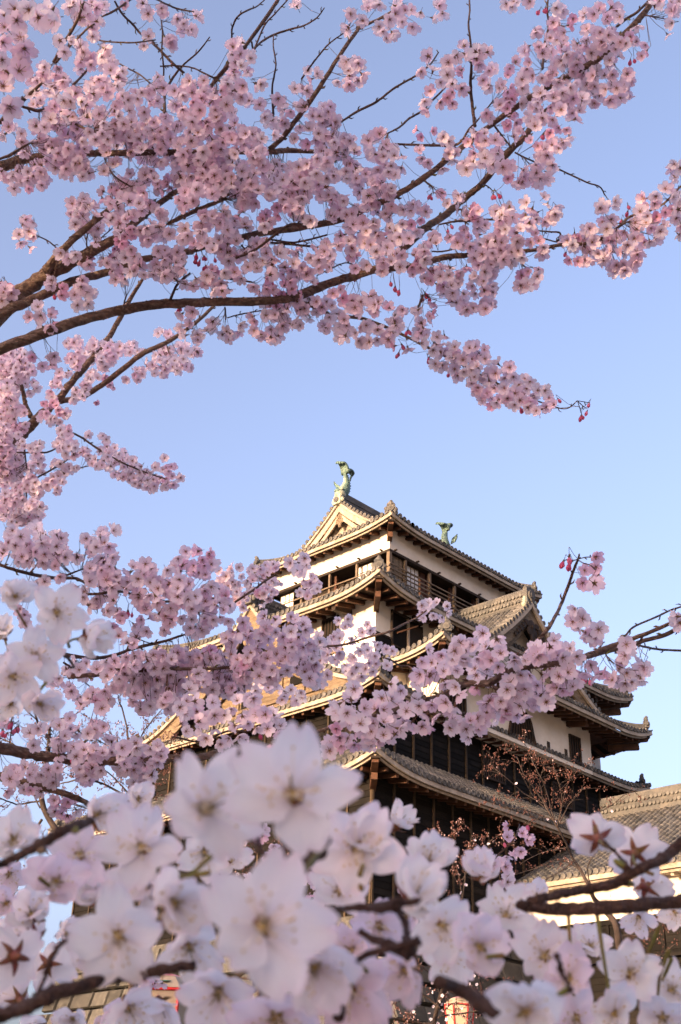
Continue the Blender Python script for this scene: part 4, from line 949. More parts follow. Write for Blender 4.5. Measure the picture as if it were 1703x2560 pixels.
T_LOW += spots(300, 1300, """100,370,50 200,350,70 260,390,60 150,480,70 240,480,80 80,410,50 180,420,60 310,490,60 40,530,60 60,480,50 100,520,50 300,540,50 370,390,50
460,310,60 520,260,60 610,250,70p 650,300,60p 700,280,70p 480,360,60p 560,360,70p 640,360,70p 560,400,70p 720,350,50 470,400,50 430,370,50 670,430,30 620,410,50 440,480,80 430,560,80 540,490,60 390,510,60 350,560,60
160,600,70 180,680,60 230,590,50 280,600,50 290,650,40 200,700,40 130,580,50 520,590,70 590,600,60 660,610,80 750,620,80 830,600,60p 700,500,70 680,560,60 840,690,80 560,680,70 650,720,80 740,690,70 480,640,60 780,540,60 720,780,60 650,770,60 800,770,70 420,700,70 340,740,70 410,780,60p 480,770,50 570,840,60 390,810,40 300,740,40 640,860,40 560,780,50 680,840,50 850,790,40 350,860,30 610,900,25
1345,340,55 1450,300,50 1460,350,40 1400,400,50 1450,390,40 110,820,40 140,850,40 130,910,45 55,960,45 110,970,45 210,870,40 20,750,50p 60,720,28b 90,735,25b 170,780,30p 230,770,40p
960,800,50 920,900,90 850,930,60 980,860,60 1020,870,40 1000,920,40 880,960,60 1120,760,60 1140,850,60 1210,790,60 1090,950,50 1080,1000,40 1220,880,60 1290,870,60 1350,860,70 1430,820,60 1370,780,50 1340,760,30 1280,930,60 1330,960,60 1400,920,60 1350,1000,50 1300,1000,40 1160,930,40 1450,860,40 1110,880,40
40,1090,70 30,1180,70 130,1080,60 110,1140,60 210,1080,60 150,1230,80 240,1120,70 260,1060,50 330,1060,70 320,1150,80 200,1270,70 400,1100,70 300,1240,80 440,1080,60 460,1050,60 390,1200,80 470,1160,70 520,1040,50 550,1080,60 530,1160,70 600,1120,70 640,1060,60 710,1030,60p 640,1160,60 690,1090,60 600,1200,60 760,1070,60 820,1070,50 870,1060,50 920,1100,40 820,1170,60 760,1160,40 890,1160,60 750,1250,70 820,1240,60 880,1250,70 970,1140,60p 930,1200,50p 700,1230,60 660,1260,60 980,1220,60
1050,1110,60 1110,1060,60 1160,1080,60 1120,1140,70 1000,1080,50 1030,1040,40 1190,1150,70 1230,1050,50 1190,1020,40 1260,1120,70 1300,1070,50 1240,1210,70 1310,1180,50 1160,1230,60 1080,1220,60 1330,1110,40 1200,1240,40 1400,1050,60 1420,1120,70 1480,1100,70 1390,1160,50 1520,1040,70 1540,1130,60 1460,1180,60 1520,1200,70 1480,1250,60 1530,1270,50 1560,960,60 1500,970,60 1440,1000,50 940,1190,25b 920,1215,22b
20,1300,60 130,1310,70 100,1360,60 60,1350,50 200,1340,60 300,1340,70 290,1410,60 230,1380,60 370,1340,60 380,1410,60 170,1470,60 230,1480,50 100,1420,50 380,1480,50 340,1450,50 440,1430,50 330,1270,60 420,1300,60 490,1330,60 560,1280,60 460,1280,50 540,1330,40 240,1440,40 750,1310,60 820,1320,60 700,1300,50 880,1310,50 840,1350,40 900,1360,50 940,1330,50""")
T_LOW += spots(300, 1300, """474,1251,53 141,1155,66 6,1233,61 474,1101,55 567,1080,68 388,1146,67 462,1276,50 172,1181,46 113,1127,61 604,1092,69 392,1112,54 209,1174,68 431,1104,69 273,1167,57 287,1234,70 44,1162,67 5,1270,46 387,1311,49 24,1181,58 114,1061,48 592,1161,51 338,1064,47 136,1068,61 86,1314,62 202,1275,47 407,1158,65 95,1134,50 623,1081,46 276,1136,68 274,1077,48 412,1181,50 625,1318,46 374,1327,63 578,1104,56 112,1247,59 215,1265,51 588,1069,57 622,1228,45 241,1358,51 133,1443,53 186,1352,54 342,1402,48 284,1344,45 215,1473,70 239,1457,56 383,1393,63 397,1346,58 351,1389,48 409,1432,61 210,1473,56 91,1404,50 374,1396,45 725,1320,70 788,1147,50 761,1235,49 706,1092,46 930,1133,70 899,1155,64 707,1327,70 881,1152,49 946,1223,53 770,1326,47 984,1155,67 760,1096,58 931,1116,67 987,1275,70 616,606,66 786,660,69 725,773,56 470,544,53 690,585,50 828,563,50 819,633,45 523,610,60 653,799,57 462,608,62 666,654,62 454,534,63""")
T_LOW += spots(0, 1650, """739,703,62 598,748,61 715,513,65 733,757,54 472,594,68 510,532,48 798,731,59 470,730,65 812,507,66 748,494,56 564,714,52 630,733,52 458,523,64 464,689,58 1181,695,47 976,677,64 1265,752,47 913,675,56 1199,900,62 1154,903,45 1240,698,55 923,824,45 1117,889,63 956,857,60 950,714,56 1223,778,59 946,758,52 935,716,46 121,869,65 102,945,48 439,856,59 380,983,51 249,870,52 62,915,69 325,900,45 284,914,64 625,843,61 726,837,53 741,870,64 676,911,46 794,865,49 696,834,70""")
T_SPRIG = spots(300, 1300, """520,1420,60 590,1420,50 510,1510,70 620,1500,80 720,1430,60 740,1530,60 470,1470,60 920,1420,70 1020,1400,80 870,1480,60 1090,1500,80 960,1540,60 1210,1530,70 820,1530,50 660,1560,60""")
T_SPRIG += spots(280, 1650, """700,540,70 800,540,60 540,500,50 640,560,60 1050,470,80 960,500,70 1220,440,80 1220,540,70 1130,530,50 920,610,60 1000,600,50 740,610,50 850,660,50 1050,620,50 1320,520,40 1310,570,50p 1250,660,40p 680,480,60 580,560,40 1150,580,22b""")
T_WHITE = spots(300, 1300, """1040,1290,50 1070,1330,50 1120,1290,50 1180,1320,50 1220,1300,40 1290,1380,50 1280,1340,40 1270,1410,40 1340,1330,40 1420,1350,40 1380,1420,50 1350,1420,30 1430,1390,30 1010,1290,30 1300,1360,40""")
T_WHITE += spots(780, 1500, """320,450,60 270,510,50 350,520,50 320,570,50 270,560,40 340,600,40 300,600,30 390,600,30 440,380,50 520,350,50 500,430,50 440,490,60 420,540,50 500,500,50 480,560,40 410,340,40 380,400,40 450,430,40 590,380,50 630,400,40 600,510,50 580,480,40 330,290,50 440,190,40 310,320,30 400,250,50 460,250,50
60,320,70 100,370,70 40,400,60 150,300,60 180,360,60 220,290,60 270,200,60 210,160,30 280,150,40 210,420,50 120,440,60 180,480,60 60,480,70 30,560,60 80,570,60 60,640,60 120,590,40
860,40,40 870,90,50 870,130,30 920,20,50 950,120,40 1060,50,50 1060,100,40 1020,130,45 980,20,40""")
T_RIGHT = spots(780, 1500, """1150,340,70 1260,340,80 1340,260,70 1380,380,80 1450,310,60 1400,460,80 1480,420,60 1210,460,90 1120,400,50 910,390,60 1030,420,80 860,480,70 940,490,60 1020,540,80 910,580,90 850,580,60 1110,460,60 1130,560,90 1280,540,70 1370,540,70 1040,640,80 1130,680,70 1290,590,60 1390,620,70 1460,600,60 1290,690,50p 1460,520,60 1200,380,50 820,650,40 1300,460,60 1150,740,50
620,660,70 700,710,70 610,760,80 800,780,80 660,840,80 550,770,60 750,870,80 660,890,60 720,960,70 560,860,50 500,860,30 780,960,60 840,830,50 310,780,80 330,700,50 290,890,80 210,820,50 200,870,40 410,850,70 350,890,50 290,940,40
940,820,40 1050,800,70 1080,850,60 900,900,70 950,920,60 860,990,60 900,990,50p 820,1010,50p 1000,790,40 1120,830,50 1100,940,50 1170,960,60 1140,990,40 1240,950,70 1210,1010,50 1300,920,70 1370,880,70 1390,800,80 1480,790,80 1460,860,60 1300,1010,40 1230,1070,40 1080,1000,30 1340,950,60 1500,900,50p 1540,790,60 1530,700,60 1430,930,50 1520,870,50
190,1010,60p 220,1080,60p 400,1010,70 330,1060,60p 490,1040,80 430,1090,60 330,1130,50p 560,1060,60 600,1080,50 280,1080,50 180,970,40p 150,1130,40 230,1140,50p 460,1130,40 400,1130,50 520,1100,50p 650,1050,50 620,940,60 560,960,60 150,1200,40p 380,970,50 480,970,50 680,1010,60 140,1180,30""")
T_RIGHT += spots(1203, 1350, """280,900,60 260,940,50 390,920,60 450,900,70 540,840,70 500,920,60p 580,900,60 570,790,50 610,850,40 430,860,50 600,940,50 350,950,50 700,850,40 750,910,30 640,920,40 770,1040,30p 820,1040,40p 860,980,30p 870,1080,35p 950,1050,50p 910,1060,30p 800,1060,24b 850,1090,24b
310,1060,60 380,1060,70 480,1060,60 440,1140,60 570,1040,70 680,1040,60 620,1000,50 680,1110,70 740,1100,50 610,1070,50 560,1140,50 640,1180,50p 690,1180,40p 600,1160,50 720,1150,40 540,1010,50 760,1080,40 250,1190,80 230,1120,60 340,1170,60 440,1190,50 360,1280,60 430,1270,60 520,1210,50 510,1270,40 300,1300,60 340,1370,40 280,1370,40 460,1230,50 300,1130,50 230,1290,60 190,1330,50p
790,620,50 750,580,40 740,540,30 740,660,40 720,640,30 810,720,45 850,750,40 920,700,50 890,760,40 770,690,30 1130,910,45 1110,960,30 1140,860,40 1140,820,30 1080,1010,70 1140,1040,60 1230,970,60 1270,980,50 1230,1060,60 1180,1110,50 1130,1120,50 1060,1080,40 1290,1010,30 1250,1090,40 1030,1100,25 1200,1000,50
900,130,45p 810,240,60p 920,270,60p 795,335,45p 890,340,40 900,210,30p 690,130,22b 650,165,22b 695,180,22b 1540,600,50 1560,650,40""")
T_LOWER = spots(1200, 1950, """220,360,35p 210,450,45p 330,420,50p 370,470,45p 390,430,30p 270,540,50p 320,560,40p 280,580,30p 375,350,20b 355,372,18b 190,490,22b 50,600,60 150,640,50 210,600,50 200,680,50 220,760,40 160,780,40 140,830,30 100,650,60 30,660,60 215,800,30""")
T_LOWER += spots(550, 1980, """310,350,85p 400,500,70 250,700,80 330,800,70 690,600,80 740,700,80 620,700,60 680,820,70p 760,850,70 600,950,80 700,1000,70 960,860,80 1050,760,70 1050,900,70 760,400,60 700,380,60 1020,420,80p 1080,480,70p 960,450,50 1180,600,70p 1200,540,60 1290,560,40 1450,780,60 1500,900,60 1420,1000,60 1330,1010,60 1520,980,40 120,50,50p 200,110,40 350,300,60 420,420,60 300,980,60p 360,900,50""")
T_LOWER += spots(300, 2400, """190,150,22 240,160,26 280,170,22 330,180,22 210,170,20 260,190,22p 220,185,18""")

# branches: sheet origin, list of (name, width, taper points x,y,width in detail units)
BRZ = {'upper': [], 'behind': [], 'low': [], 'right': []}
BR = {'upper': [], 'behind': [], 'low': [], 'right': []}
def br(tree, ox, oy, txt, dz=0.0):
    BRZ[tree].append(dz)
    P = []
    for w in txt.split():
        if w[0] == '@':                              # switch to another detail view on the way
            ox, oy = [float(k) for k in w[1:].split(',')]; continue
        x, y, r = [float(k) for k in w.split(',')]
        P.append((ox + x * KD, oy + y * KD, r * KD))
    BR[tree].append(P)
U = 'upper'
br(U, 0, 450, "-1500,2100,300 -900,1900,260 -400,1400,230 0,1020,180 200,860,135 400,720,118 600,620,98 800,520,82 940,440,70 1120,280,58 1320,130,45 1400,80,40 1480,0,30", .04)
br(U, 0, 0, "1300,1120,30 1290,870,28 1300,720,24 1400,550,18 1560,400,14 @400,0 390,290,10", .12)
br(U, 0, 450, "370,700,80 480,560,60 650,400,55 830,250,44 950,150,34")
br(U, 0, 450, "-420,1400,130 0,1060,92 300,920,76 560,800,70 850,720,62 1140,620,56 1480,560,54 @400,450 250,550,52 420,500,50 630,450,52 900,400,54 1300,340,52 1530,270,50 @800,450 400,200,48 560,140,48 820,-20,48 @800,0 1120,1150,44 1370,960,40 @1203,0 100,960,42 460,720,48 900,470,52 1100,290,50 1310,60,46 1345,-60,46", .09)
br(U, 0, 450, "-420,1560,110 0,1330,92 400,1180,86 700,1080,84 1000,1010,80 1300,970,76 1568,960,74 @400,450 400,955,70 780,950,66 1000,930,62 1130,890,78 1300,820,70 1500,760,64 @800,450 250,760,68 440,700,62 700,680,52 860,640,50 1000,600,46 1160,590,42 @1203,350 0,880,36 350,870,30 640,820,30 870,800,27 1080,680,25 1170,600,22 1400,520,18 1568,360,14")
br(U, 800, 450, "560,650,60 660,530,64 840,370,60 1000,260,56 1150,130,52 1280,20,50 @1203,0 140,1270,60 330,1080,50 480,900,40 640,750,28 700,650,16", .05)
br(U, 0, 0, "-300,1420,100 60,1290,90 250,1240,66 500,1210,56 740,1200,54 900,1200,54 @400,0 510,1190,42 860,1190,46 1000,1180,42 1260,1190,30", .10)
br(U, 400, 0, "860,1170,44 960,1080,42 1100,900,40 1190,780,38 1400,450,32 1560,220,30 @800,0 300,220,28 480,140,20 600,60,14")
br(U, 800, 0, "60,1280,14 140,1255,18 220,1240,12")
br(U, 400, 0, "200,900,34 320,780,32 430,640,32 530,520,34 680,350,29 900,40,30 940,-40,30")
br(U, 400, 0, "720,330,16 740,380,15 820,200,13 900,110,12 1000,0,10")
br(U, 400, 0, "740,385,16 800,325,18 900,270,18 1040,225,16 1130,200,14 1230,140,12 1290,60,8")
br(U, 400, 0, "570,340,16 565,230,16 610,130,15 690,80,14 760,50,12 820,0,10")
br(U, 400, 0, "890,900,22 880,700,18 895,600,16 910,500,14 890,370,12 890,270,9")
br(U, 400, 0, "1110,620,16 1180,520,15 1250,430,14 1330,340,12 1440,260,10")
br(U, 400, 0, "0,520,12 120,515,12 250,530,13 360,580,15 440,620,16")
br(U, 0, 0, "900,10,14 960,110,18 1040,190,18 1100,260,18 1200,340,20 1280,420,22 1360,500,22 1440,570,20")
br(U, 0, 0, "1265,160,12 1275,260,13 1270,400,14 1285,540,14 1280,640,12")
br(U, 0, 0, "760,310,12 830,325,14 1000,335,14 1100,330,13 1220,312,11")
br(U, 0, 0, "1220,-10,16 1300,30,16 1380,65,16 1450,80,15 1520,92,12")
br(U, 0, 0, "800,130,12 880,95,18 950,50,18 1030,-10,18")
br(U, 0, 0, "920,490,12 1010,540,12 1090,580,13 1175,650,13")
br(U, 0, 0, "420,490,26 500,340,26 600,175,24 640,70,20 660,10,16")
br(U, 0, 0, "440,490,20 540,370,18 620,290,17 690,220,16 740,190,12")
br(U, 0, 0, "120,820,18 210,845,24 300,868,26 385,845,18")
br(U, 0, 0, "570,960,24 650,1000,20 730,1030,16")
br(U, 0, 0, "820,1240,12 850,1310,14 910,1390,15 1020,1460,12")
br(U, 0, 0, "0,960,34 60,900,34 200,770,30 330,650,20")
br(U, 0, 0, "570,670,22 640,600,18 720,510,12")
br(U, 0, 0, "0,1245,20 80,1215,26 170,1160,20 240,1120,14")
br(U, 800, 0, "160,960,16 300,870,20 440,800,20 600,680,18 760,590,16 860,510,13 930,410,10")
br(U, 800, 0, "530,1045,14 620,1000,16 700,930,18 800,870,18 880,790,17 990,680,12")
br(U, 800, 0, "1215,990,26 1195,830,25 1180,650,24 1190,500,21 1180,330,18 1165,190,16 1175,80,14 1170,-20,12")
br(U, 800, 0, "590,1130,18 740,1135,20 900,1140,22 1080,1130,20 1170,1010,15 1230,950,13 1350,800,9")
br(U, 1203, 0, "480,540,22 490,450,21 500,330,20 530,200,18 520,100,16 525,-20,14")
br(U, 1203, 0, "1065,205,24 1150,140,24 1230,90,24 1330,-10,24")
br(U, 1203, 0, "95,975,16 160,1060,16 235,1155,14")
br(U, 1203, 0, "265,1195,14 330,1230,15 400,1260,14 480,1290,14 570,1310,14 700,1370,14 830,1430,13 930,1465,13 970,1530,10")
br(U, 1203, 0, "1290,120,14 1350,130,12 1450,150,9")
br(U, 0, 450, "310,445,11 380,480,12 460,545,12")
br(U, 0, 450, "690,410,10 680,490,12 685,565,13")
br(U, 0, 450, "700,565,10 790,460,10 880,380,9")
br(U, 0, 450, "1330,960,24 1360,880,22 1400,810,20 1490,730,16")
br(U, 0, 450, "1400,800,16 1330,740,14")
br(U, 0, 450, "970,1010,16 975,960,14 990,915,10")
br(U, 400, 450, "70,340,30 160,295,34 240,260,36 380,200,34 500,150,30")
br(U, 400, 450, "820,460,14 920,475,16 1040,490,18 1180,465,17 1310,430,15")
br(U, 400, 450, "640,510,12 680,560,13 720,600,13 810,650,10")
br(U, 400, 450, "510,770,18 620,785,18 720,800,16")
br(U, 400, 450, "1230,750,10 1330,700,11 1450,650,11 1530,670,10")
br(U, 400, 450, "530,1080,10 600,1060,11 700,1040,11 820,1020,9")
br(U, 400, 450, "510,1000,14 515,1050,13 515,1095,12")
br(U, 400, 450, "850,490,20 1040,505,22 1215,525,20")
br(U, 400, 450, "600,610,20 760,540,20 1000,360,24 1150,350,22 1300,330,18")
br(U, 800, 450, "450,250,16 520,310,16 600,390,12")
br(U, 800, 450, "880,560,14 960,560,15 1060,540,13")
br(U, 800, 450, "930,350,14 1060,325,18 1180,320,20 1300,310,17 1420,310,13 1480,290,9")
br(U, 400, 450, "1000,930,40 1200,990,34 @800,450 100,1060,30 350,1090,30 640,1210,26 840,1310,24 @1000,750 330,430,20 450,490,18 700,620,16 950,740,14 1190,830,12 1310,850,10 1390,790,8")
br(U, 800, 450, "770,1000,18 790,950,16 810,900,12")
br(U, 800, 450, "820,10,12 870,40,12 900,70,9")
br(U, 1203, 350, "440,710,12 540,720,14 620,730,16 600,800,14")
br(U, 1203, 350, "480,770,12 590,800,12")
br(U, 1203, 350, "1150,640,14 1060,690,14")
br('behind', 0, 850, "-500,1500,150 -200,1100,100 0,900,88 100,800,84 200,720,80 300,610,74 380,540,66 470,450,58 560,330,54 720,150,50 860,-30,44 1010,-300,34 1120,-480,24")
br('behind', 0, 850, "480,480,46 560,465,44 680,430,45 870,300,44 1100,120,42 1340,0,34 @400,450 290,1110,28 410,1000,24 500,920,16")
br('behind', 0, 850, "240,600,42 200,500,36 180,400,32 160,330,26 120,250,20")
br('behind', 0, 850, "400,620,18 450,660,18 550,720,18 640,765,18 780,860,18 900,930,16 1000,980,15 1150,1040,13 1300,1090,10")
br('behind', 0, 850, "0,830,12 80,875,13 180,882,14 280,882,14 370,880,14 440,850,12")
br('behind', 0, 850, "290,1080,14 400,1020,14 500,960,13 560,910,12 640,880,9")
br('behind', 0, 850, "590,1030,9 640,1000,10 710,985,8")
br('behind', 0, 850, "200,740,16 190,800,15 195,880,14 205,960,12 210,1010,9")
br('behind', 0, 850, "210,1180,12 210,1250,11 235,1310,10")
br('behind', 300, 1300, "880,660,18 960,605,18 1050,545,18 1130,485,17 1200,440,16 1260,400,12")
br('low', 0, 1650, "-1000,480,170 -500,560,130 -150,640,105 0,690,94 200,730,88 400,760,80 600,790,75 900,790,70 1300,770,66 1550,765,62 @280,1650 860,720,52 1030,715,44 1130,720,30")
br('low', 0, 1650, "-400,780,80 -100,870,64 0,905,60 200,960,58 450,1030,50 620,1090,44 700,1130,36")
br('low', 0, 1250, "-200,440,28 0,510,26 200,570,27 420,610,28 580,612,24 650,640,22 690,670,18")
br('low', 0, 1250, "500,600,18 560,575,17 640,545,13")
br('low', 0, 1250, "240,565,14 280,520,15 305,480,12")
br('low', 0, 1250, "680,740,22 780,735,22 910,715,24 1050,740,22 1200,775,22 1300,795,20 1420,785,14")
br('low', 0, 1250, "500,1210,34 700,1240,30 860,1225,26 1000,1180,26 1100,1150,26 1280,1110,22 1400,1070,18 1490,1045,12")
br('low', 300, 1300, "-400,1230,40 -50,1200,34 300,1170,30 740,1165,27 1000,1130,25 1360,1075,22 1560,1000,18 @780,1500 250,350,18 450,290,20 600,250,18 720,190,17 820,140,15 900,80,10")
br('low', 780, 1500, "550,450,12 620,470,14 690,515,14 760,520,14 800,565,13 850,640,12")
br('low', 0, 1650, "500,20,18 560,60,18 600,110,14")
br('low', 0, 1650, "670,180,10 720,215,11 770,240,9")
br('low', 0, 1650, "200,60,20 300,500,18 400,620,26 380,700,22")
br('low', 0, 1650, "75,650,10 90,560,12 105,480,10")
br('low', 300, 1300, "130,925,8 200,955,9 270,975,9")
br('low', 300, 1300, "330,640,20 345,690,18 350,720,12")
br('low', 280, 1650, "480,600,16 700,640,18 900,560,16 1050,560,12")
br('right', 1203, 1350, "3000,150,80 2000,420,50 1660,570,30 1400,690,30 1200,770,36 1000,840,42 800,920,48 600,970,52 350,990,56 200,1030,58 60,1120,58 @780,1500 1200,660,56 1000,760,58 850,800,52 600,885,50 400,930,42 200,980,34 50,1030,28 -120,1080,20")
br('right', 1203, 1350, "1750,600,34 1620,640,31 1450,740,34 1270,790,34 1180,830,40 1000,870,40 800,925,36")
br('right', 1203, 1350, "1700,870,18 1600,868,18 1400,858,18 1300,840,19 1230,825,18")
br('right', 1203, 1350, "1650,500,14 1500,545,15 1380,600,16 1200,680,16 1130,750,16 1080,785,14")
br('right', 1203, 1350, "180,1035,40 250,985,38 330,910,34 440,790,32 530,690,30 580,600,28 620,520,27 680,370,25 720,250,23 760,150,18 770,110,12")
br('right', 1203, 1350, "920,850,13 950,795,12 880,680,9 850,600,7")
br('right', 1203, 1350, "980,905,14 1010,940,13 1040,965,10")
br('right', 780, 1500, "870,825,22 950,850,22 1020,880,21 1090,905,16")
br('right', 1200, 1950, "100,640,12 150,580,14 220,520,15 270,460,14 300,390,12 310,350,10")
br('right', 1203, 1350, "60,1120,22 120,1160,20 180,1190,14")
br(U, 1000, 750, "1390,790,6 1430,796,5 1478,805,4")
br(U, 1000, 750, "1395,795,6 1440,835,5 1462,850,4")
br(U, 1000, 750, "1395,800,6 1412,850,5 1420,885,4")
br('right', 1203, 1350, "760,150,8 720,160,6 690,150,5 655,160,4")
br('right', 1203, 1350, "760,150,9 820,135,7 870,135,6 895,130,5")
br('right', 1203, 1350, "765,160,8 800,180,7 860,200,6 900,240,5")
br(U, 1203, 0, "0,1445,12 40,1455,12 70,1475,10 100,1510,6")
br(U, 800, 0, "820,1410,14 845,1440,13 880,1470,10 890,1520,6")
br(U, 1203, 350, "290,930,14 310,960,13 340,990,12 370,1010,9")
# ------------------------------------------------------------------ blossom building
DEPTH = {'upper': 2.9, 'behind': 4.4, 'low': 2.75, 'right': 2.25}
FR = .0196                                           # petal reach of one blossom, metres

def petal_grid(nu, nv, cup, roll, rnd, wob=.03, wid=.375, tipr=.2):
    """one petal along +x: obovate, notched tip, cupped; returns verts, radial parameter, faces"""
    V = []; Rr = []
    us = np.linspace(.10, 1, nu + 1); vsn = np.linspace(-1, 1, nv + 1)
    L0 = rnd.uniform(.93, 1.05); W0_ = rnd.uniform(.9, 1.08); tw = rnd.uniform(-.25, .25); bend = rnd.uniform(-.2, .2)
    ph = rnd.uniform(0, 6)
    for u in us:
        for v in vsn:
            reach = L0 * (1 - .15 * math.exp(-(v / .2) ** 2) - tipr * abs(v) ** 2.3)
            r = u * reach; w = wid * W0_ * math.sin(math.pi * (.06 + .64 * u)) ** 1.05
            y = v * w; x = r * math.sqrt(max(.05, 1 - (y * .55) ** 2))
            z = cup * r ** 1.7 + roll * (y / .5) ** 2 * u + tw * y * u + bend * u ** 3 + wob * math.sin(ph + 7 * u + 4 * v) * u
            V.append((x, y, z)); Rr.append(u + 10 * (int((v + 1) * 500) + 1))
    F = []
    n1 = nv + 1
    for i in range(nu):
        for k in range(nv): F.append((i * n1 + k, (i + 1) * n1 + k, (i + 1) * n1 + k + 1, i * n1 + k + 1))
    return V, Rr, F

def rotz(P, a):
    c, s_ = math.cos(a), math.sin(a); P = np.asarray(P, float)
    return np.stack([P[:, 0] * c - P[:, 1] * s_, P[:, 0] * s_ + P[:, 1] * c, P[:, 2]], 1)
def tilt(P, a):                                       # raise a petal about its base (y axis)
    c, s_ = math.cos(a), math.sin(a); P = np.asarray(P, float)
    return np.stack([P[:, 0] * c - P[:, 2] * s_, P[:, 1], P[:, 0] * s_ + P[:, 2] * c], 1)

class Tmpl:
    def __init__(s): s.V = []; s.R = []; s.F = []; s.M = []
    def add(s, V, R, F, mi):
        o = sum(len(a) for a in s.V); s.V.append(np.asarray(V, float)); s.R += list(R)
        s.F += [tuple(i + o for i in f) for f in F]; s.M += [mi] * len(F)
    def done(s):
        s.V = np.concatenate(s.V); s.R = np.array(s.R); return s

def mb_into(T, mb, r, remap=None):
    mm = mb.m if remap is None else [remap] * len(mb.f)
    o = sum(len(a) for a in T.V); T.V.append(np.asarray(mb.v, float)); T.R += [r] * len(mb.v)
    T.F += [tuple(i + o for i in f) for f in mb.f]; T.M += mm

def flower_tmpl(seed, open_=.25, cup=.22):
    R_ = random.Random(seed); T = Tmpl()
    for k in range(5):
        V, R, F = petal_grid(3, 4, cup + R_.uniform(-.08, .08), R_.uniform(.05, .14), R_)
        V = rotz(tilt(V, open_ + R_.uniform(-.12, .14)), 2 * math.pi * k / 5 + R_.uniform(-.07, .07)); V[:, 2] += .012 * (k % 2)
        T.add(V, R, F, 0)
    V = [(0, 0, .05)]                                 # dark starry throat
    for k in range(10):
        a = math.pi * k / 5 + math.pi / 5; r = .24 if k % 2 == 0 else .055
        V.append((r * math.cos(a), r * math.sin(a), .05 + r * math.tan(open_) * .9 + .02))
    T.add(V, [0] * 11, [(0, 1 + k, 1 + (k + 1) % 10) for k in range(10)], 1)
    for k in range(7):                                # stamens
        a = 2 * math.pi * (k + R_.random() * .6) / 7; l = R_.uniform(.26, .42); z = R_.uniform(.20, .36)
        c, s_ = math.cos(a), math.sin(a); w = .016
        T.add([(-s_ * w, c * w, .05), (s_ * w, -c * w, .05), (c * l + s_ * w, s_ * l - c * w, z), (c * l - s_ * w, s_ * l + c * w, z)], [0] * 4, [(0, 1, 2, 3)], 1)
        q = .032; T.add([(c * l - q, s_ * l, z), (c * l, s_ * l - q, z + .01), (c * l + q, s_ * l, z), (c * l, s_ * l + q, z + .01)], [0] * 4, [(0, 1, 2, 3)], 3)
    b = MB(); b.tube([(0, 0, .03), (0, 0, -.12), (0, 0, -.34)], [.13, .115, .06], 5, 2, False)
    for k in range(5):
        a = 2 * math.pi * (k + .5) / 5; c, s_ = math.cos(a), math.sin(a)
        b.add([(c * .08 - s_ * .09, s_ * .08 + c * .09, -.03), (c * .08 + s_ * .09, s_ * .08 - c * .09, -.03), (c * .40, s_ * .40, .02 + .3 * math.tan(open_))], [(0, 1, 2)], 2)
    b.tube([(0, 0, -.33), (.04, .02, -.62), (.09, .03, -.9)], [.034, .03, .032], 3, 2, False)
    mb_into(T, b, 0)
    return T.done()

def bud_tmpl(seed, half=False):
    R_ = random.Random(seed); T = Tmpl(); b = MB()
    ns = 7; prof_ = [(0, .05), (.14, .15), (.34, .24), (.55, .25), (.75, .17), (.88, .05)]
    V = []; Rr = []
    for z, r in prof_:
        for k in range(ns):
            a = 2 * math.pi * k / ns + z * 1.1; V.append((r * math.cos(a) * (1.25 if half and z > .5 else 1), r * math.sin(a), z)); Rr.append(1)
    n = len(prof_); F = [(i * ns + k, i * ns + (k + 1) % ns, (i + 1) * ns + (k + 1) % ns, (i + 1) * ns + k) for i in range(n - 1) for k in range(ns)] + [tuple((n - 1) * ns + k for k in range(ns))]
    T.add(V, Rr, F, 0)
    b.tube([(0, 0, .18), (0, 0, 0), (0, 0, -.22)], [.15, .12, .06], 5, 2, False)
    b.tube([(0, 0, -.2), (.04, .02, -.6), (.09, .03, -.9)], [.036, .032, .034], 3, 2, False)
    mb_into(T, b, 0)
    return T.done()
FLOWERS = [flower_tmpl(i, o, c) for i, (o, c) in enumerate([(.10, .16), (.18, .2), (.22, .18), (.30, .22), (.38, .2), (.5, .15), (.15, .3), (.62, .1), (.26, .26), (.34, .12)])]
BUDS = [bud_tmpl(i, i % 2) for i in range(4)]
PM = [M['petal'], M['centre'], M['stalk'], M['anther']]

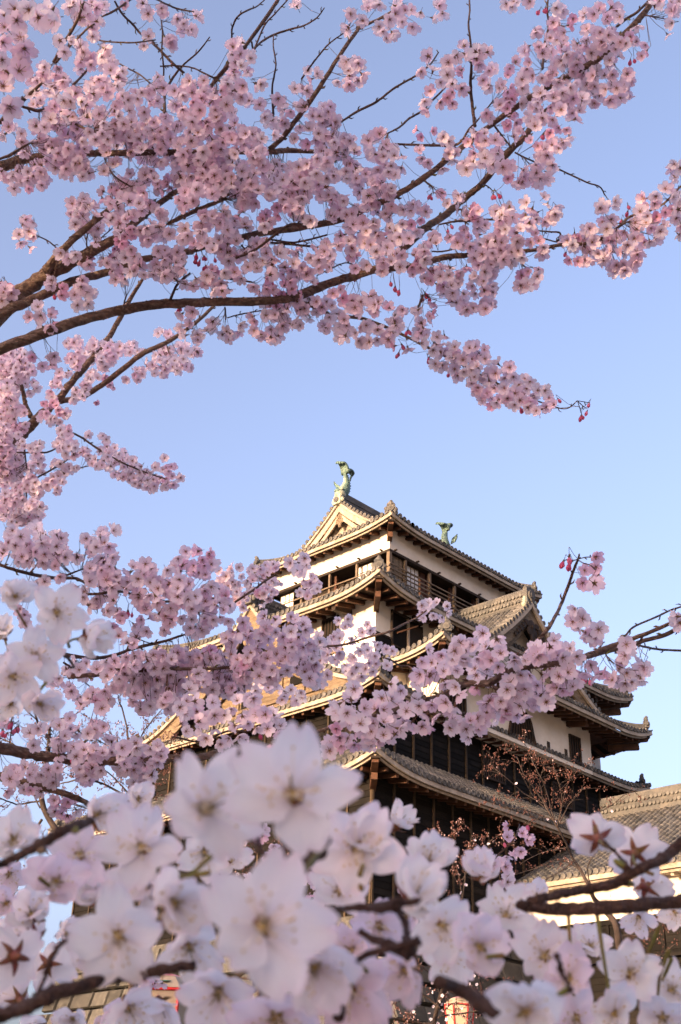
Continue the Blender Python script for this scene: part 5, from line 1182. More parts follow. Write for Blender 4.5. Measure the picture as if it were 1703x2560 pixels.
class Spray:
    """many blossoms gathered into one mesh with a per-vertex petal colour"""
    def __init__(s): s.V = []; s.F = []; s.M = []; s.C = []; s.n = 0
    def put(s, T, pos, axis, scale, spin, tipc, basec, rim=None):
        a = unit(axis); x = np.cross(a, (0, 0, 1.0) if abs(a[2]) < .9 else (1.0, 0, 0)); x = unit(x); y = np.cross(a, x)
        P = rotz(T.V, spin) * scale; P = P[:, :1] * x + P[:, 1:2] * y + P[:, 2:] * a + pos
        s.V.append(P); s.F += [tuple(i + s.n for i in f) for f in T.F]; s.M += T.M; s.n += len(P)
        u = T.R % 10; al = (np.floor(T.R / 10) / 1001.0)[:, None]; u = u[:, None]
        f = np.clip((u - .12) / .45, 0, 1); c = np.asarray(basec) * (1 - f) + np.asarray(tipc) * f
        if rim is not None:
            g = np.clip((u - .72) / .28, 0, 1) ** 1.5 * .6; c = c * (1 - g) + np.asarray(rim) * g
        s.C.append(np.concatenate([c, al], 1))
    def stalk(s, a, b, sag, r=.0006):
        m_ = (a + b) / 2 + sag; P = [a, m_, b]; D = unit(b - a); x = unit(np.cross(D, FWD)); y = np.cross(D, x); V = []
        for p in P:
            for k in range(3): V.append(p + (x * math.cos(2.094 * k) + y * math.sin(2.094 * k)) * r)
        s.V.append(np.array(V)); n = s.n; s.F += [(n + i * 3 + k, n + i * 3 + (k + 1) % 3, n + i * 3 + 3 + (k + 1) % 3, n + i * 3 + 3 + k) for i in range(2) for k in range(3)]
        s.M += [2] * 6; s.C.append(np.tile([.3, .1, .1, .5], (9, 1))); s.n += 9
    def build(s, name, parent, mats=PM):
        me = bpy.data.meshes.new(name); V = np.concatenate(s.V)
        me.from_pydata(V.tolist(), [], s.F)
        for x in mats: me.materials.append(x)
        me.polygons.foreach_set("material_index", s.M); me.polygons.foreach_set("use_smooth", [True] * len(s.F))
        a = me.attributes.new("petal", 'FLOAT_COLOR', 'POINT'); a.data.foreach_set("color", np.concatenate(s.C).astype(np.float32).ravel())
        me.update(); o = bpy.data.objects.new(name, me); COL.objects.link(o); o.parent = parent
        return o

WHITE = np.array([.95, .88, .95]); PINK = np.array([.92, .69, .84]); DEEP = np.array([.87, .42, .60]); BUDC = np.array([.76, .13, .27])
def lerp(a, b, f): return a * (1 - f) + b * f

def kgroups(pts, k, seed=1):
    P = np.array(pts); R_ = np.random.RandomState(seed); k = min(k, len(P)); Cn = P[R_.choice(len(P), k, replace=False)]
    for _ in range(12):
        d = ((P[:, None] - Cn[None]) ** 2).sum(2); lab = d.argmin(1)
        for j in range(k):
            if (lab == j).any(): Cn[j] = P[lab == j].mean(0)
    return lab, Cn

def blossoms(root, sp, d0, k, pale=.5, seed=1, spread=.09, dens=1.9):
    R_ = random.Random(seed); lab, Cn = kgroups([(x, y) for x, y, r, f in sp], k, seed)
    NP = np.array(NODES[root.name])
    def link(S_, e, lim):
        dd_ = ((NP - e) ** 2).sum(1); q = NP[dd_.argmin()]; D = math.sqrt(dd_.min())
        if .008 < D < lim: S_.stalk(e, q, np.array([0, 0, -.1 * D]))
    gd = [R_.uniform(-spread, spread) for _ in range(len(Cn))]; gt = [R_.random() for _ in range(len(Cn))]
    for j in range(len(Cn)):
        S = Spray(); B = Spray(); nS = nB = 0
        for i in np.nonzero(lab == j)[0]:
            x, y, r, fl = sp[i]; d = d0 + gd[j]; rp = FR * FPX / d
            cx, cy_ = Cn[j]
            if 'b' in fl:
                for q in range(1 if r < 26 * KD else 2):
                    px, py = x + R_.uniform(-.3, .3) * r, y + R_.uniform(-.3, .3) * r
                    ax = unit(np.array([0, 0, -1.0]) + UPV * 0 + RGT * R_.uniform(-.5, .5) - FWD * R_.uniform(-.3, .4))
                    B.put(R_.choice(BUDS), at(px, py, d + R_.uniform(-.03, .05)), ax, FR * R_.uniform(.75, 1.0), R_.uniform(0, 6), lerp(BUDC, DEEP, R_.random() * .5), BUDC); nB += 1; link(B, B.V[-1][-1], .16)
                continue
            n = max(1, int(round(dens * max(.7, r / rp) ** 2 + R_.uniform(-.3, .4))))
            for q in range(n):
                rr = max(0, r - .62 * rp) * (0 if n == 1 else math.sqrt(R_.random())); th = R_.uniform(0, 6.283)
                ox, oy = rr * math.cos(th), rr * math.sin(th); px, py = x + ox, y + oy
                dd = d - .065 + R_.uniform(-.05, .04) + (.03 * q if q < 4 else R_.uniform(-.02, .14))
                v = unit(ray(px, py))
                rad = (RGT * (px - cx) - UPV * (py - cy_)) / max(40, rp * 3.2); L = np.linalg.norm(rad); rad = rad / max(1, L)
                rv = np.array([R_.gauss(0, 1) for _ in range(3)]); side = R_.random() < .24
                ax = -v * (.15 if side else 1.0) + rad * (.9 if side else .55) + rv * (.7 if side else .42) - UPV * (.5 if side else .15)
                p_ = R_.random() ** 1.6 * .75 * (1 - pale * .6) + .30 * gt[j] ** 2 * (1 - pale) + (.5 if 'p' in fl else 0)
                tipc = lerp(WHITE, PINK, min(1, p_ * 1.6)) if p_ < .6 else lerp(PINK, DEEP, min(1, (p_ - .6) * 1.7))
                basec = lerp(tipc, DEEP, .22)
                T = R_.choice(FLOWERS if 'p' not in fl else FLOWERS[3:8]); sc = FR * R_.uniform(.78, 1.14) * (.85 if 'p' in fl else 1)
                S.put(T, at(px, py, dd), ax, sc, R_.uniform(0, 6.283), tipc * R_.uniform(.94, 1.04), basec, lerp(tipc, PINK, .5)); nS += 1; link(S, S.V[-1][-1], .085)
        if nS:
            o = S.build("blossoms", root)
            if nB: B.build("flower_bud", o)
        elif nB: B.build("flower_bud", root)

def smooth_path(P, sub=5):
    P = np.asarray(P, float); out = []
    for i in range(len(P) - 1):
        p0 = P[max(i - 1, 0)]; p1 = P[i]; p2 = P[i + 1]; p3 = P[min(i + 2, len(P) - 1)]
        for k in range(sub):
            t = k / sub
            out.append(.5 * ((2 * p1) + (-p0 + p2) * t + (2 * p0 - 5 * p1 + 4 * p2 - p3) * t * t + (-p0 + 3 * p1 - 3 * p2 + p3) * t ** 3))
    out.append(P[-1]); return np.array(out)

def limb(root, path, d0, R_, name="branch", thin=False):
    P = smooth_path(path, 6); n = len(P)
    dv = R_.uniform(-.05, .07); ph = R_.uniform(0, 6)
    pts = []; rad = []
    for i, (x, y, w) in enumerate(P):
        d = d0 + dv + .05 * math.sin(ph + i * .16)
        pts.append(at(x, y, d) + np.array([R_.gauss(0, 1) for _ in range(3)]) * w * d / FPX * .035)
        rad.append(max(.0011, w * .5 * d / FPX * (1 + R_.uniform(-.06, .06))))
    wmax = max(p[2] for p in path) / KD
    b = MB(); b.tube(pts, rad, 10 if wmax > 40 else 6, 0)
    # spur buds and nodes on the wood
    acc = 0; side = 1
    for i in range(1, n):
        acc += math.hypot(P[i][0] - P[i - 1][0], P[i][1] - P[i - 1][1])
        if acc > (16 if wmax < 24 else 34) and P[i][2] / KD < 60:
            acc = R_.uniform(-6, 4); side = -side
            if R_.random() < .2: continue
            dr = unit(pts[i] - pts[i - 1]); sd = unit(np.cross(dr, FWD)) * side; sd = unit(sd + FWD * R_.uniform(-.6, .6)); l = R_.uniform(.006, .013); r = max(.0013, min(.0028, rad[i] * .55))
            q0 = pts[i] + sd * rad[i] * .6; q1 = q0 + sd * l * .5 + dr * l * .5; q2 = q0 + sd * l * .6 + dr * l * 1.1
            b.tube([q0, q1, q2], [r * .9, r, r * .15], 5, 1 if R_.random() < .3 else 0)
        elif wmax >= 40 and R_.random() < .25:          # rough knots along the heavy limbs
            sd = unit(np.cross(unit(pts[i] - pts[i - 1]), FWD)) * R_.choice((-1, 1)) - FWD * R_.uniform(0, .8)
            b.blob(pts[i] + unit(sd) * rad[i] * .82, rad[i] * R_.uniform(.18, .34), None, 0, 6, 4)
    return b.build(name, [M['bark'] if wmax > 34 else M['twig'], M['green']], root, smooth=True), pts, rad

NODES = {}
def tree(key, label, cat="cherry tree", trunk_r=.16, group=None):
    root = thing("cherry_tree", label, cat, group); R_ = random.Random(hash(key) % 1000 if False else len(key) * 17)
    for i, path in enumerate(BR[key]):
        o, pts, rad = limb(root, path, DEPTH[key] + BRZ[key][i], R_); NODES.setdefault(root.name, []).extend(pts)
        if i == 0:
            p = pts[0]; q = p.copy(); q[2] = 0; b = MB(); k = 14
            off = np.array([math.sin(3.0), .3, 0]) * .15
            T = [p + (q - p) * t + off * math.sin(math.pi * t) for t in np.linspace(-.02, 1, k)]
            b.tube(T, [rad[0] * (1 - t) + trunk_r * t + (.10 * max(0, t - .85) / .15 if t > .85 else 0) for t in np.linspace(0, 1, k)], 14, 0); b.build("trunk", M['bark'], root, smooth=True)
    return root

t_up = tree('upper', "large near cherry tree in pink bloom, its long dark limbs arching across the sky", trunk_r=.2)
blossoms(t_up, T_UPPER, DEPTH['upper'], 92, pale=.55, seed=3, dens=2.25)
blossoms(t_up, NEAR_TOP, 1.75, 5, pale=.6, seed=4, spread=.08, dens=1.6)
t_be = tree('behind', "cherry tree farther back with smaller looking blossom, its limbs rising beneath the arching branches", trunk_r=.15)
blossoms(t_be, T_BEHIND, DEPTH['behind'], 56, pale=.6, seed=5, spread=.3, dens=2.5)
t_lo = tree('low', "cherry tree with two level boughs crossing in front of the keep's lit gable side", trunk_r=.14)
blossoms(t_lo, T_LOW, DEPTH['low'], 56, pale=.75, seed=6, dens=2.4)
blossoms(t_lo, T_SPRIG, 2.45, 5, pale=.75, seed=7, spread=.05)
blossoms(t_lo, T_WHITE, 3.5, 12, pale=1.0, seed=8, spread=.2)
blossoms(t_lo, T_LOWER, 2.7, 12, pale=.85, seed=9)
t_ri = tree('right', "cherry bough reaching in from the open sky side across the keep's shaded bay", trunk_r=.14)
blossoms(t_ri, T_RIGHT, DEPTH['right'], 32, pale=.8, seed=10, spread=.08)

# blossom crown added out of view, sunward of the camera, to shade the boughs
def crown(root, c, rad, n, seed, size=.085):
    R_ = np.random.RandomState(seed); S = Spray(); V = []; F = []; Cc = []
    k = 0
    while k < n:
        q = R_.normal(size=3); q /= np.linalg.norm(q); q *= R_.uniform(.25, 1) ** .5
        p = np.array(c) + q * np.array(rad)
        if p[2] < .3: continue
        nn = R_.normal(size=3); nn /= np.linalg.norm(nn); a = np.cross(nn, (0, 0, 1.0)); a /= np.linalg.norm(a) + 1e-9; b = np.cross(nn, a)
        s_ = size * R_.uniform(.6, 1.25); o = len(V)
        for i in range(10):
            t = 2 * math.pi * i / 10; r = s_ * (1 if i % 2 else .72); V.append(tuple(p + (a * math.cos(t) + b * math.sin(t)) * r + nn * s_ * (.25 if i % 2 else .0)))
        V.append(tuple(p)); F += [(o + 10, o + i, o + (i + 1) % 10) for i in range(10)]
        cc = lerp(WHITE, PINK, R_.uniform()); Cc += [(*cc, 1)] * 11; k += 1
    me = bpy.data.meshes.new("crown"); me.from_pydata(V, [], F); me.materials.append(M['petal'])
    a = me.attributes.new("petal", 'FLOAT_COLOR', 'POINT'); a.data.foreach_set("color", np.array(Cc, dtype=np.float32).ravel())
    o = bpy.data.objects.new("crown", me); COL.objects.link(o); o.parent = root; o["kind"] = "stuff"; return o
crown(t_up, (-52.5, -36.4, 4.2), (2.8, 5.2, 4.3), 18200, 11, .105)

# ------------------------------------------------------------------ budding cherry trees farther off
def bud_tree(label, d, prim, seed, dens=1.0, whites=.06, blossom=0):
    root = thing("budding_cherry_tree", label, "budding tree"); R_ = random.Random(seed)
    w = MB(); bd = MB(); tips = []
    def bud(x, y, dd):
        s_ = d / FPX
        for q in range(R_.choice((2, 3, 3, 4))):
            p = at(x + R_.gauss(0, 2.2), y + R_.gauss(0, 2.2), dd + R_.gauss(0, .02)); r = R_.uniform(.9, 1.7) * s_
            t = R_.random() * .74 if R_.random() > whites else R_.uniform(.9, 1)
            bd.blob(p, (r, r, r * R_.uniform(1.1, 1.7)), None, 0, 5, 3, tint=t)
    def twig(x, y, a, L, dd, lev, w0):
        n = max(3, int(L / 7)); pts = []; rr = []; k = 0
        for i in range(n + 1):
            pts.append(at(x, y, dd)); rr.append(max(.0008, w0 * .5 * (1 - .75 * i / n) * d / FPX))
            if i and R_.random() < .62 * dens: bud(x + R_.uniform(-4, 4), y + R_.uniform(-4, 4), dd)
            if lev > 0 and i and R_.random() < .34: twig(x, y, a + R_.choice((-1, 1)) * R_.uniform(.4, 1.0), L * R_.uniform(.3, .6), dd, lev - 1, w0 * .6)
            a += R_.gauss(0, .16); x += math.cos(a) * L / n; y -= math.sin(a) * L / n; dd += R_.gauss(0, .02)
        w.tube(pts, rr, 4, 0); bud(x, y, dd)
    for path in prim:
        P = smooth_path([(p[0], p[1], p[2] if len(p) > 2 else 3.2 - 1.6 * i / len(path)) for i, p in enumerate(path)], 5)
        dd = d + R_.uniform(-.4, .4); pts = [at(x + R_.gauss(0, .6) + 1.6 * math.sin(i * .9 + y * .02), y + R_.gauss(0, .6), dd + .06 * math.sin(i * .5)) for i, (x, y, _) in enumerate(P)]
        w.tube(pts, [max(.0012, q[2] * .5 * d / FPX) for q in P], 7, 0)
        for i in range(2, len(P)):
            if P[i][2] > 14: continue
            if R_.random() < .55 * dens:
                dx, dy = P[i][0] - P[i - 1][0], -(P[i][1] - P[i - 1][1]); a = math.atan2(dy, dx) + R_.choice((-1, 1)) * R_.uniform(.3, 1.1)
                twig(P[i][0], P[i][1], a, R_.uniform(18, 52), dd, 1, 1.9)
        x, y = P[-1][0], P[-1][1]; bud(x, y, dd)
    w.build("trunk", M['far_bark'], root, smooth=True); bd.build("crown", M['bud_brown'], root, smooth=True)
    if blossom:
        S = Spray()
        for i in range(blossom):
            p = R_.choice(R_.choice(prim)); x, y = p[0] + R_.gauss(0, 24), p[1] + R_.gauss(0, 24)
            S.put(R_.choice(FLOWERS), at(x, y, d + R_.uniform(-.4, .2)), -unit(ray(x, y)) + np.array([R_.gauss(0, .6) for _ in range(3)]), .019, R_.uniform(0, 6), WHITE, PINK)
        S.build("blossoms", root)
    return root
bud_tree("budding cherry tree with brown bud twigs before the keep's lower roofs and the attached turret", 12.0, [
    [(1560, 2600, 22), (1553, 2480, 20), (1545, 2330, 17), (1514, 2280, 14), (1482, 2239, 11), (1455, 2180, 8), (1420, 2120, 6), (1390, 2060, 5), (1355, 2000, 4), (1320, 1950, 3), (1290, 1890, 2)],
    [(1390, 2060, 4), (1370, 1990, 3), (1345, 1930, 3), (1320, 1880, 2), (1300, 1840, 1.5)], [(1395, 2065, 3), (1405, 2000, 3), (1392, 1940, 2), (1380, 1895, 1.5)],
    [(1400, 2060, 3), (1430, 2000, 2.5), (1462, 1970, 1.5)], [(1360, 2010, 3), (1300, 1975, 2.5), (1255, 1935, 2), (1230, 1915, 1.4)], [(1385, 2050, 3), (1330, 2030, 2.4), (1270, 2020, 2), (1225, 2025, 1.4)],
    [(1400, 2060, 3), (1500, 2030, 2.5), (1560, 1990, 2), (1612, 1965, 1.5)], [(1380, 2040, 3), (1350, 1960, 2.4), (1365, 1900, 1.6)], [(1375, 2030, 3), (1330, 1985, 2.4), (1300, 1930, 1.8)], [(1400, 2050, 3), (1420, 1960, 2), (1440, 1930, 1.4)], [(1395, 2050, 3), (1350, 2045, 2), (1310, 2060, 1.4)],
    [(1514, 2280, 5), (1560, 2250, 4), (1600, 2290, 3), (1650, 2330, 2)], [(1540, 2320, 5), (1600, 2340, 4), (1660, 2300, 3), (1703, 2280, 2)], [(1482, 2239, 4), (1470, 2170, 3), (1500, 2120, 3), (1540, 2090, 2)],
    [(1457, 2181, 4), (1400, 2150, 3), (1340, 2170, 2.4), (1280, 2190, 2)], [(1545, 2330, 5), (1620, 2400, 4), (1690, 2360, 3)], [(1420, 2120, 3), (1360, 2130, 2.4), (1300, 2160, 2)], [(1545, 2345, 4), (1640, 2310, 3), (1690, 2260, 2)], [(1440, 2150, 3), (1380, 2190, 2.4), (1300, 2230, 2)], [(1550, 2390, 4), (1620, 2460, 3), (1690, 2450, 2)]], 21, .75, .03, 8)
bud_tree("dark budding cherry tree behind the level boughs at the keep's lit corner", 9.0, [
    [(330, 2700, 24), (330, 2400, 22), (322, 2250, 19), (330, 2150, 16), (326, 2060, 12), (328, 1990, 8), (326, 1920, 6), (322, 1851, 5), (306, 1778, 4), (297, 1739, 2.5)],
    [(322, 2260, 15), (240, 2170, 15), (150, 2090, 15), (105, 2001, 14), (118, 1900, 12), (122, 1850, 9), (130, 1800, 6), (142, 1745, 3)], [(105, 2001, 7), (60, 1900, 5), (30, 1860, 4), (-10, 1840, 3)], [(120, 1900, 6), (180, 1870, 5), (230, 1840, 4), (262, 1795, 2)],
    [(122, 1850, 4), (90, 1800, 3), (55, 1765, 2)], [(130, 1800, 4), (180, 1790, 3), (218, 1765, 2)], [(326, 1960, 5), (380, 1920, 4), (445, 1895, 3)], [(326, 1930, 4), (350, 1850, 3.4), (380, 1800, 3), (420, 1758, 2)],
    [(326, 1920, 4), (280, 1870, 3), (235, 1848, 2)], [(330, 2000, 6), (260, 1960, 5), (200, 1950, 4), (140, 1962, 3)], [(330, 2020, 5), (400, 1990, 4), (455, 2000, 3)], [(105, 2001, 5), (40, 2010, 4), (-10, 1990, 3)],
    [(330, 2150, 8), (250, 2100, 6), (180, 2120, 5), (100, 2100, 3)], [(330, 2100, 5), (380, 2060, 4), (425, 2035, 3)], [(105, 2050, 7), (60, 2130, 5), (20, 2180, 4), (-10, 2170, 3)], [(180, 2120, 5), (60, 2200, 4), (20, 2245, 3)],
    [(330, 2060, 5), (250, 2030, 4), (180, 2010, 3)], [(326, 1990, 4), (270, 1930, 3), (210, 1910, 2)], [(110, 1950, 4), (160, 1920, 3), (200, 1900, 2)], [(100, 2020, 4), (70, 1960, 3), (20, 1930, 2)], [(320, 2240, 6), (230, 2220, 5), (150, 2200, 4), (90, 2190, 3)],
    [(320, 1900, 3), (370, 1870, 3), (430, 1850, 2)], [(250, 1960, 4), (230, 1930, 3), (250, 1890, 2)], [(300, 1950, 4), (310, 1890, 3), (290, 1850, 2)]], 22, 1.2, .05)
bud_tree("slender budding cherry tree half hidden low behind the closest white blossoms", 10.5, [
    [(650, 2800, 20), (650, 2400, 13), (680, 2250, 9), (720, 2150, 6), (735, 2080, 3)], [(680, 2250, 5), (600, 2200, 4), (570, 2140, 3)], [(700, 2200, 5), (780, 2150, 4), (845, 2115, 3)], [(690, 2230, 4), (640, 2170, 3), (650, 2110, 2)], [(710, 2180, 4), (760, 2120, 3), (770, 2080, 2)],
    [(650, 2400, 7), (560, 2470, 6), (470, 2540, 5), (330, 2552, 4)], [(650, 2450, 6), (520, 2440, 5), (440, 2470, 4), (370, 2500, 3)], [(640, 2500, 6), (540, 2520, 5), (430, 2575, 4)], [(440, 2600, 5), (432, 2550, 4), (425, 2500, 3)], [(650, 2380, 5), (700, 2330, 4), (780, 2300, 3)]], 23, 1.2, .12, 30)
bud_tree("budding cherry tree speckled with white blossom around the lower paper lantern", 11.5, [
    [(1060, 2800, 18), (1090, 2540, 12), (1118, 2440, 9), (1140, 2350, 7), (1155, 2250, 5), (1165, 2170, 4), (1182, 2085, 2)], [(1100, 2520, 5), (1040, 2480, 4), (980, 2500, 3)], [(1120, 2440, 5), (1180, 2400, 4), (1240, 2420, 3)], [(1100, 2540, 5), (1180, 2530, 4), (1270, 2500, 3)],
    [(1130, 2400, 4), (1090, 2340, 3), (1070, 2290, 2)], [(1155, 2250, 4), (1137, 2140, 3), (1120, 2095, 2)], [(1155, 2200, 4), (1190, 2140, 3), (1235, 2095, 2)], [(1110, 2480, 4), (1150, 2450, 3), (1190, 2470, 2)], [(1105, 2500, 4), (1080, 2440, 3), (1050, 2410, 2)], [(1120, 2450, 4), (1110, 2400, 3), (1130, 2360, 2)],
    [(1080, 2560, 5), (1010, 2550, 4), (930, 2530, 3)], [(1095, 2545, 4), (1130, 2510, 3), (1170, 2515, 2)], [(1060, 2600, 5), (960, 2590, 4), (880, 2600, 3)]], 24, 1.25, .18, 60)

# ------------------------------------------------------------------ paper lanterns on posts
def lantern(px, py, d, w, label, seed):
    root = thing("paper_lantern", label, "lantern", None); c = at(px, py, d); up = np.array([0, 0, 1.0])
    a0 = math.atan2(-FWD[1], -FWD[0]); n = 6; R_ = random.Random(seed)
    def ringp(r, z, k): a = a0 + math.pi / 6 + k * math.pi / 3; return c + np.array([math.cos(a) * r, math.sin(a) * r, z])
    h = w * 1.55; rt, rb = w * .5, w * .30
    for k in range(n):
        q = MB(); p = [ringp(rb * .97, -h / 2, k), ringp(rb * .97, -h / 2, k + 1), ringp(rt * .97, h / 2, k + 1), ringp(rt * .97, h / 2, k)]
        q.add(p, [(0, 1, 2, 3)], 0)
        mid = (p[0] + p[1] + p[2] + p[3]) / 4; out = unit(mid - c - up * (mid - c)[2]); t = unit(p[1] - p[0])
        for i in range(5):                              # printed blossoms
            o = mid + t * R_.uniform(-.25, .25) * rb + up * R_.uniform(-.32, .1) * h + out * .004
            for j in range(5):
                a = 2 * math.pi * j / 5; q.disc(o + (t * math.cos(a) + up * math.sin(a)) * w * .035 + out * .003 * (k % 2), out, w * .026, 6, 1)
        q.build("paper_panel", [M['lantern_paper'], M['pink_print']], root)
    f = MB()
    for k in range(n):
        f.tube([ringp(rb, -h / 2, k), ringp(rt, h / 2, k)], w * .028, 6, 0)
        f.tube([ringp(rt, h / 2, k), ringp(rt, h / 2, k + 1)], w * .026, 6, 0); f.tube([ringp(rb, -h / 2, k), ringp(rb, -h / 2, k + 1)], w * .026, 6, 0)
    f.build("frame", M['red'], root)
    t = MB()                                             # peaked cap with a printed green band
    for k in range(n):
        A, B = ringp(rt * 1.05, h / 2 + w * .02, k), ringp(rt * 1.05, h / 2 + w * .02, k + 1); A2, B2 = ringp(rt * .55, h / 2 + w * .22, k), ringp(rt * .55, h / 2 + w * .22, k + 1)
        t.add([A, B, B2, A2], [(0, 1, 2, 3)], 0); t.add([A2, B2, c + up * (h / 2 + w * .30)], [(0, 1, 2)], 2)
        m_ = (A + B + A2 + B2) / 4; o = unit(m_ - c); t.disc(m_ + o * .004, o + up * .8, w * .09, 8, 1)
    t.build("cap", [M['lantern_paper'], M['green_print'], M['pink_print']], root)
    p = MB(); p.tube([c - up * (h / 2), np.array([c[0], c[1], 0])], w * .06, 8, 0); p.build("post", M['red'], root)
lantern(1150, 2575, 14.0, .335, "red framed paper lantern among twigs speckled with white blossom", 5)
lantern(405, 2612, 7.0, .36, "red framed paper lantern lit amber beside a dark twig at the lower edge", 6)

# ------------------------------------------------------------------ closest branches, out of focus, blossom by blossom
def big_flower(seed, open_, cup):
    R_ = random.Random(seed); T = Tmpl()
    for k in range(5):
        V, R, F = petal_grid(10, 10, cup + R_.uniform(-.08, .14), R_.uniform(.05, .30), R_, .045, .37, .24)
        V = rotz(tilt(V, open_ + R_.uniform(-.32, .34)), 2 * math.pi * k / 5 + R_.uniform(-.13, .13)); V[:, 2] += .05 * (k % 2)
        T.add(V, R, F, 0)
    st = MB()
    V = [(0, 0, .035)]
    for k in range(10):
        a = math.pi * k / 5 + math.pi / 5; r = .22 if k % 2 == 0 else .09; V.append((r * math.cos(a), r * math.sin(a), .05 + r * math.tan(open_) * .85 + .012))
    st.add(V, [(0, 1 + k, 1 + (k + 1) % 10) for k in range(10)], 1); st.blob((0, 0, .06), (.075, .075, .05), None, 2)
    for k in range(17):
        a = 2 * math.pi * R_.random(); l = R_.uniform(.18, .46); z = R_.uniform(.34, .58); c, s_ = math.cos(a), math.sin(a)
        st.tube([(c * .04, s_ * .04, .05), (c * l * .55, s_ * l * .55, z * .7), (c * l, s_ * l, z)], [.011, .009, .008], 4, 0); st.blob((c * l, s_ * l, z), (.024, .024, .021), None, 2, 6, 4)
    st.tube([(0, 0, .05), (0, 0, .62)], [.014, .012], 4, 3)
    cx = MB(); cx.tube([(0, 0, .05), (0, 0, -.10), (0, 0, -.30), (0, 0, -.42)], [.15, .145, .11, .05], 9, 0)
    for k in range(5):
        a = 2 * math.pi * (k + .5) / 5; c, s_ = math.cos(a), math.sin(a); L = []
        for t, w_ in ((.10, .075), (.20, .078), (.31, .055), (.40, .028), (.46, .005)):
            zz = -.06 + t * math.tan(open_ * .8) - .10 * math.sin(t * 7); L += [(c * t - s_ * w_, s_ * t + c * w_, zz), (c * t + s_ * w_, s_ * t - c * w_, zz - .012)]
        cx.add(L, [(2 * i, 2 * i + 1, 2 * i + 3, 2 * i + 2) for i in range(4)], 0)
    return T.done(), st, cx
BIG = [big_flower(i, o, c) for i, (o, c) in enumerate([(.16, .22), (.35, .28), (.5, .22), (.2, .2), (.62, .22), (.8, .16)])]

def near_branch(label, group, origin, k, paths, flowers, dwood, seed, buds=(), grow=1.12):
    root = thing("cherry_branch", label, "branch", group); R_ = random.Random(seed); ox, oy = origin; nodes = []
    for path, dd in zip(paths, dwood):
        P = smooth_path([(ox + x * k, oy + y * k, w * k * .78) for x, y, w in path], 8); pts = []; rad = []
        for i, (x, y, w) in enumerate(P):
            pts.append(at(x, y, dd + .01 * math.sin(i * .2)) + np.array([R_.gauss(0, 1) for _ in range(3)]) * .0002); rad.append(w * .5 * dd / FPX * (1 + R_.uniform(-.07, .07)) + (.0004 if i % 8 == 0 else 0))
        b = MB(); b.tube(pts, rad, 14, 0); nodes += list(zip(pts, rad))
        for i in range(5, len(pts) - 2, 9):
            sd = unit(np.array([R_.gauss(0, 1) for _ in range(3)])); b.blob(pts[i] + sd * rad[i] * .75, rad[i] * R_.uniform(.3, .5), None, 0)
        b.build("twig", M['fg_bark'], root, smooth=True)
    NP = np.array([p for p, r in nodes])
    for (x, y, s_) in buds:                                  # green leaf buds on the wood
        px, py = ox + x * k, oy + y * k; dd = dwood[0]; p = at(px, py, dd - .004); q = NP[((NP - p) ** 2).sum(1).argmin()]
        ax = unit(p - q + UPV * .002); b = MB(); l = s_ * k * dd / FPX; u_ = unit(np.cross(ax, FWD)); A = np.array([u_, np.cross(ax, u_), ax])
        b.blob(p, (l * .42, l * .42, l), A, 0); b.blob(p - ax * l * .7, (l * .5, l * .5, l * .5), A, 1); b.build("leaf_bud", [M['green'], M['fg_bark']], root, smooth=True)
    for (x, y, r, tx, ty, flag) in flowers:
        px, py = ox + x * k, oy + y * k; R0 = .0195 * R_.uniform(.95, 1.05); d = R0 * FPX / (r * k * grow)
        tx += R_.uniform(-.16, .16); ty += R_.uniform(-.12, .2); v = unit(ray(px, py)); tz = math.sqrt(max(.05, 1 - min(.95, tx * tx + ty * ty))); ax = -v * tz * (-1 if 'k' in flag else 1) + RGT * tx + UPV * ty
        T, st, cx = BIG[R_.randrange(len(BIG)) if 'o' not in flag else 0]; c = at(px, py, d)
        pinkness = R_.uniform(.0, .22) + (.45 if 'p' in flag else 0)
        tipc = lerp(np.array([.96, .95, .97]), np.array([.92, .74, .86]), pinkness); basec = lerp(tipc, np.array([.90, .78, .84]), .35)
        spin = R_.uniform(0, 6.28); S = Spray(); S.put(T, c, ax, R0, spin, tipc, basec, lerp(tipc, np.array([.88, .62, .78]), .55)); o = S.build("blossom", root, [M['near_petal']])
        a = unit(ax); xx = unit(np.cross(a, (0, 0, 1.0) if abs(a[2]) < .9 else (1.0, 0, 0))); yy = np.cross(a, xx)
        def place(mb):
            Q = rotz(mb.v, spin) * R0; mb.v = [tuple(q) for q in (Q[:, :1] * xx + Q[:, 1:2] * yy + Q[:, 2:] * a + c)]
        s2 = MB(); s2.v, s2.f, s2.m, s2.t = list(st.v), st.f, st.m, st.t; place(s2); s2.build("stamens", [M['filament'], M['throat'], M['anther'], M['green']], o, smooth=True)
        c2 = MB(); c2.v, c2.f, c2.m, c2.t = list(cx.v), list(cx.f), list(cx.m), list(cx.t); place(c2)
        base = c - a * R0 * .4; j = ((NP - base) ** 2).sum(1).argmin(); q = NP[j]; D = np.linalg.norm(q - base)
        if D > .055: q = base + unit(q - base) * .04
        mid = (base + q) / 2 - a * D * .12
        if D < .12: c2.tube([base, base * .6 + mid * .4 - a * .003, mid, q], [.0009, .0008, .0008, .0011], 6, 1)
        c2.build("calyx", [M['sepal'], M['green']], o, smooth=True)
    return root
G = "closest cherry branches, out of focus"
K6, K7 = 900 / 1568.0, 853 / 1568.0
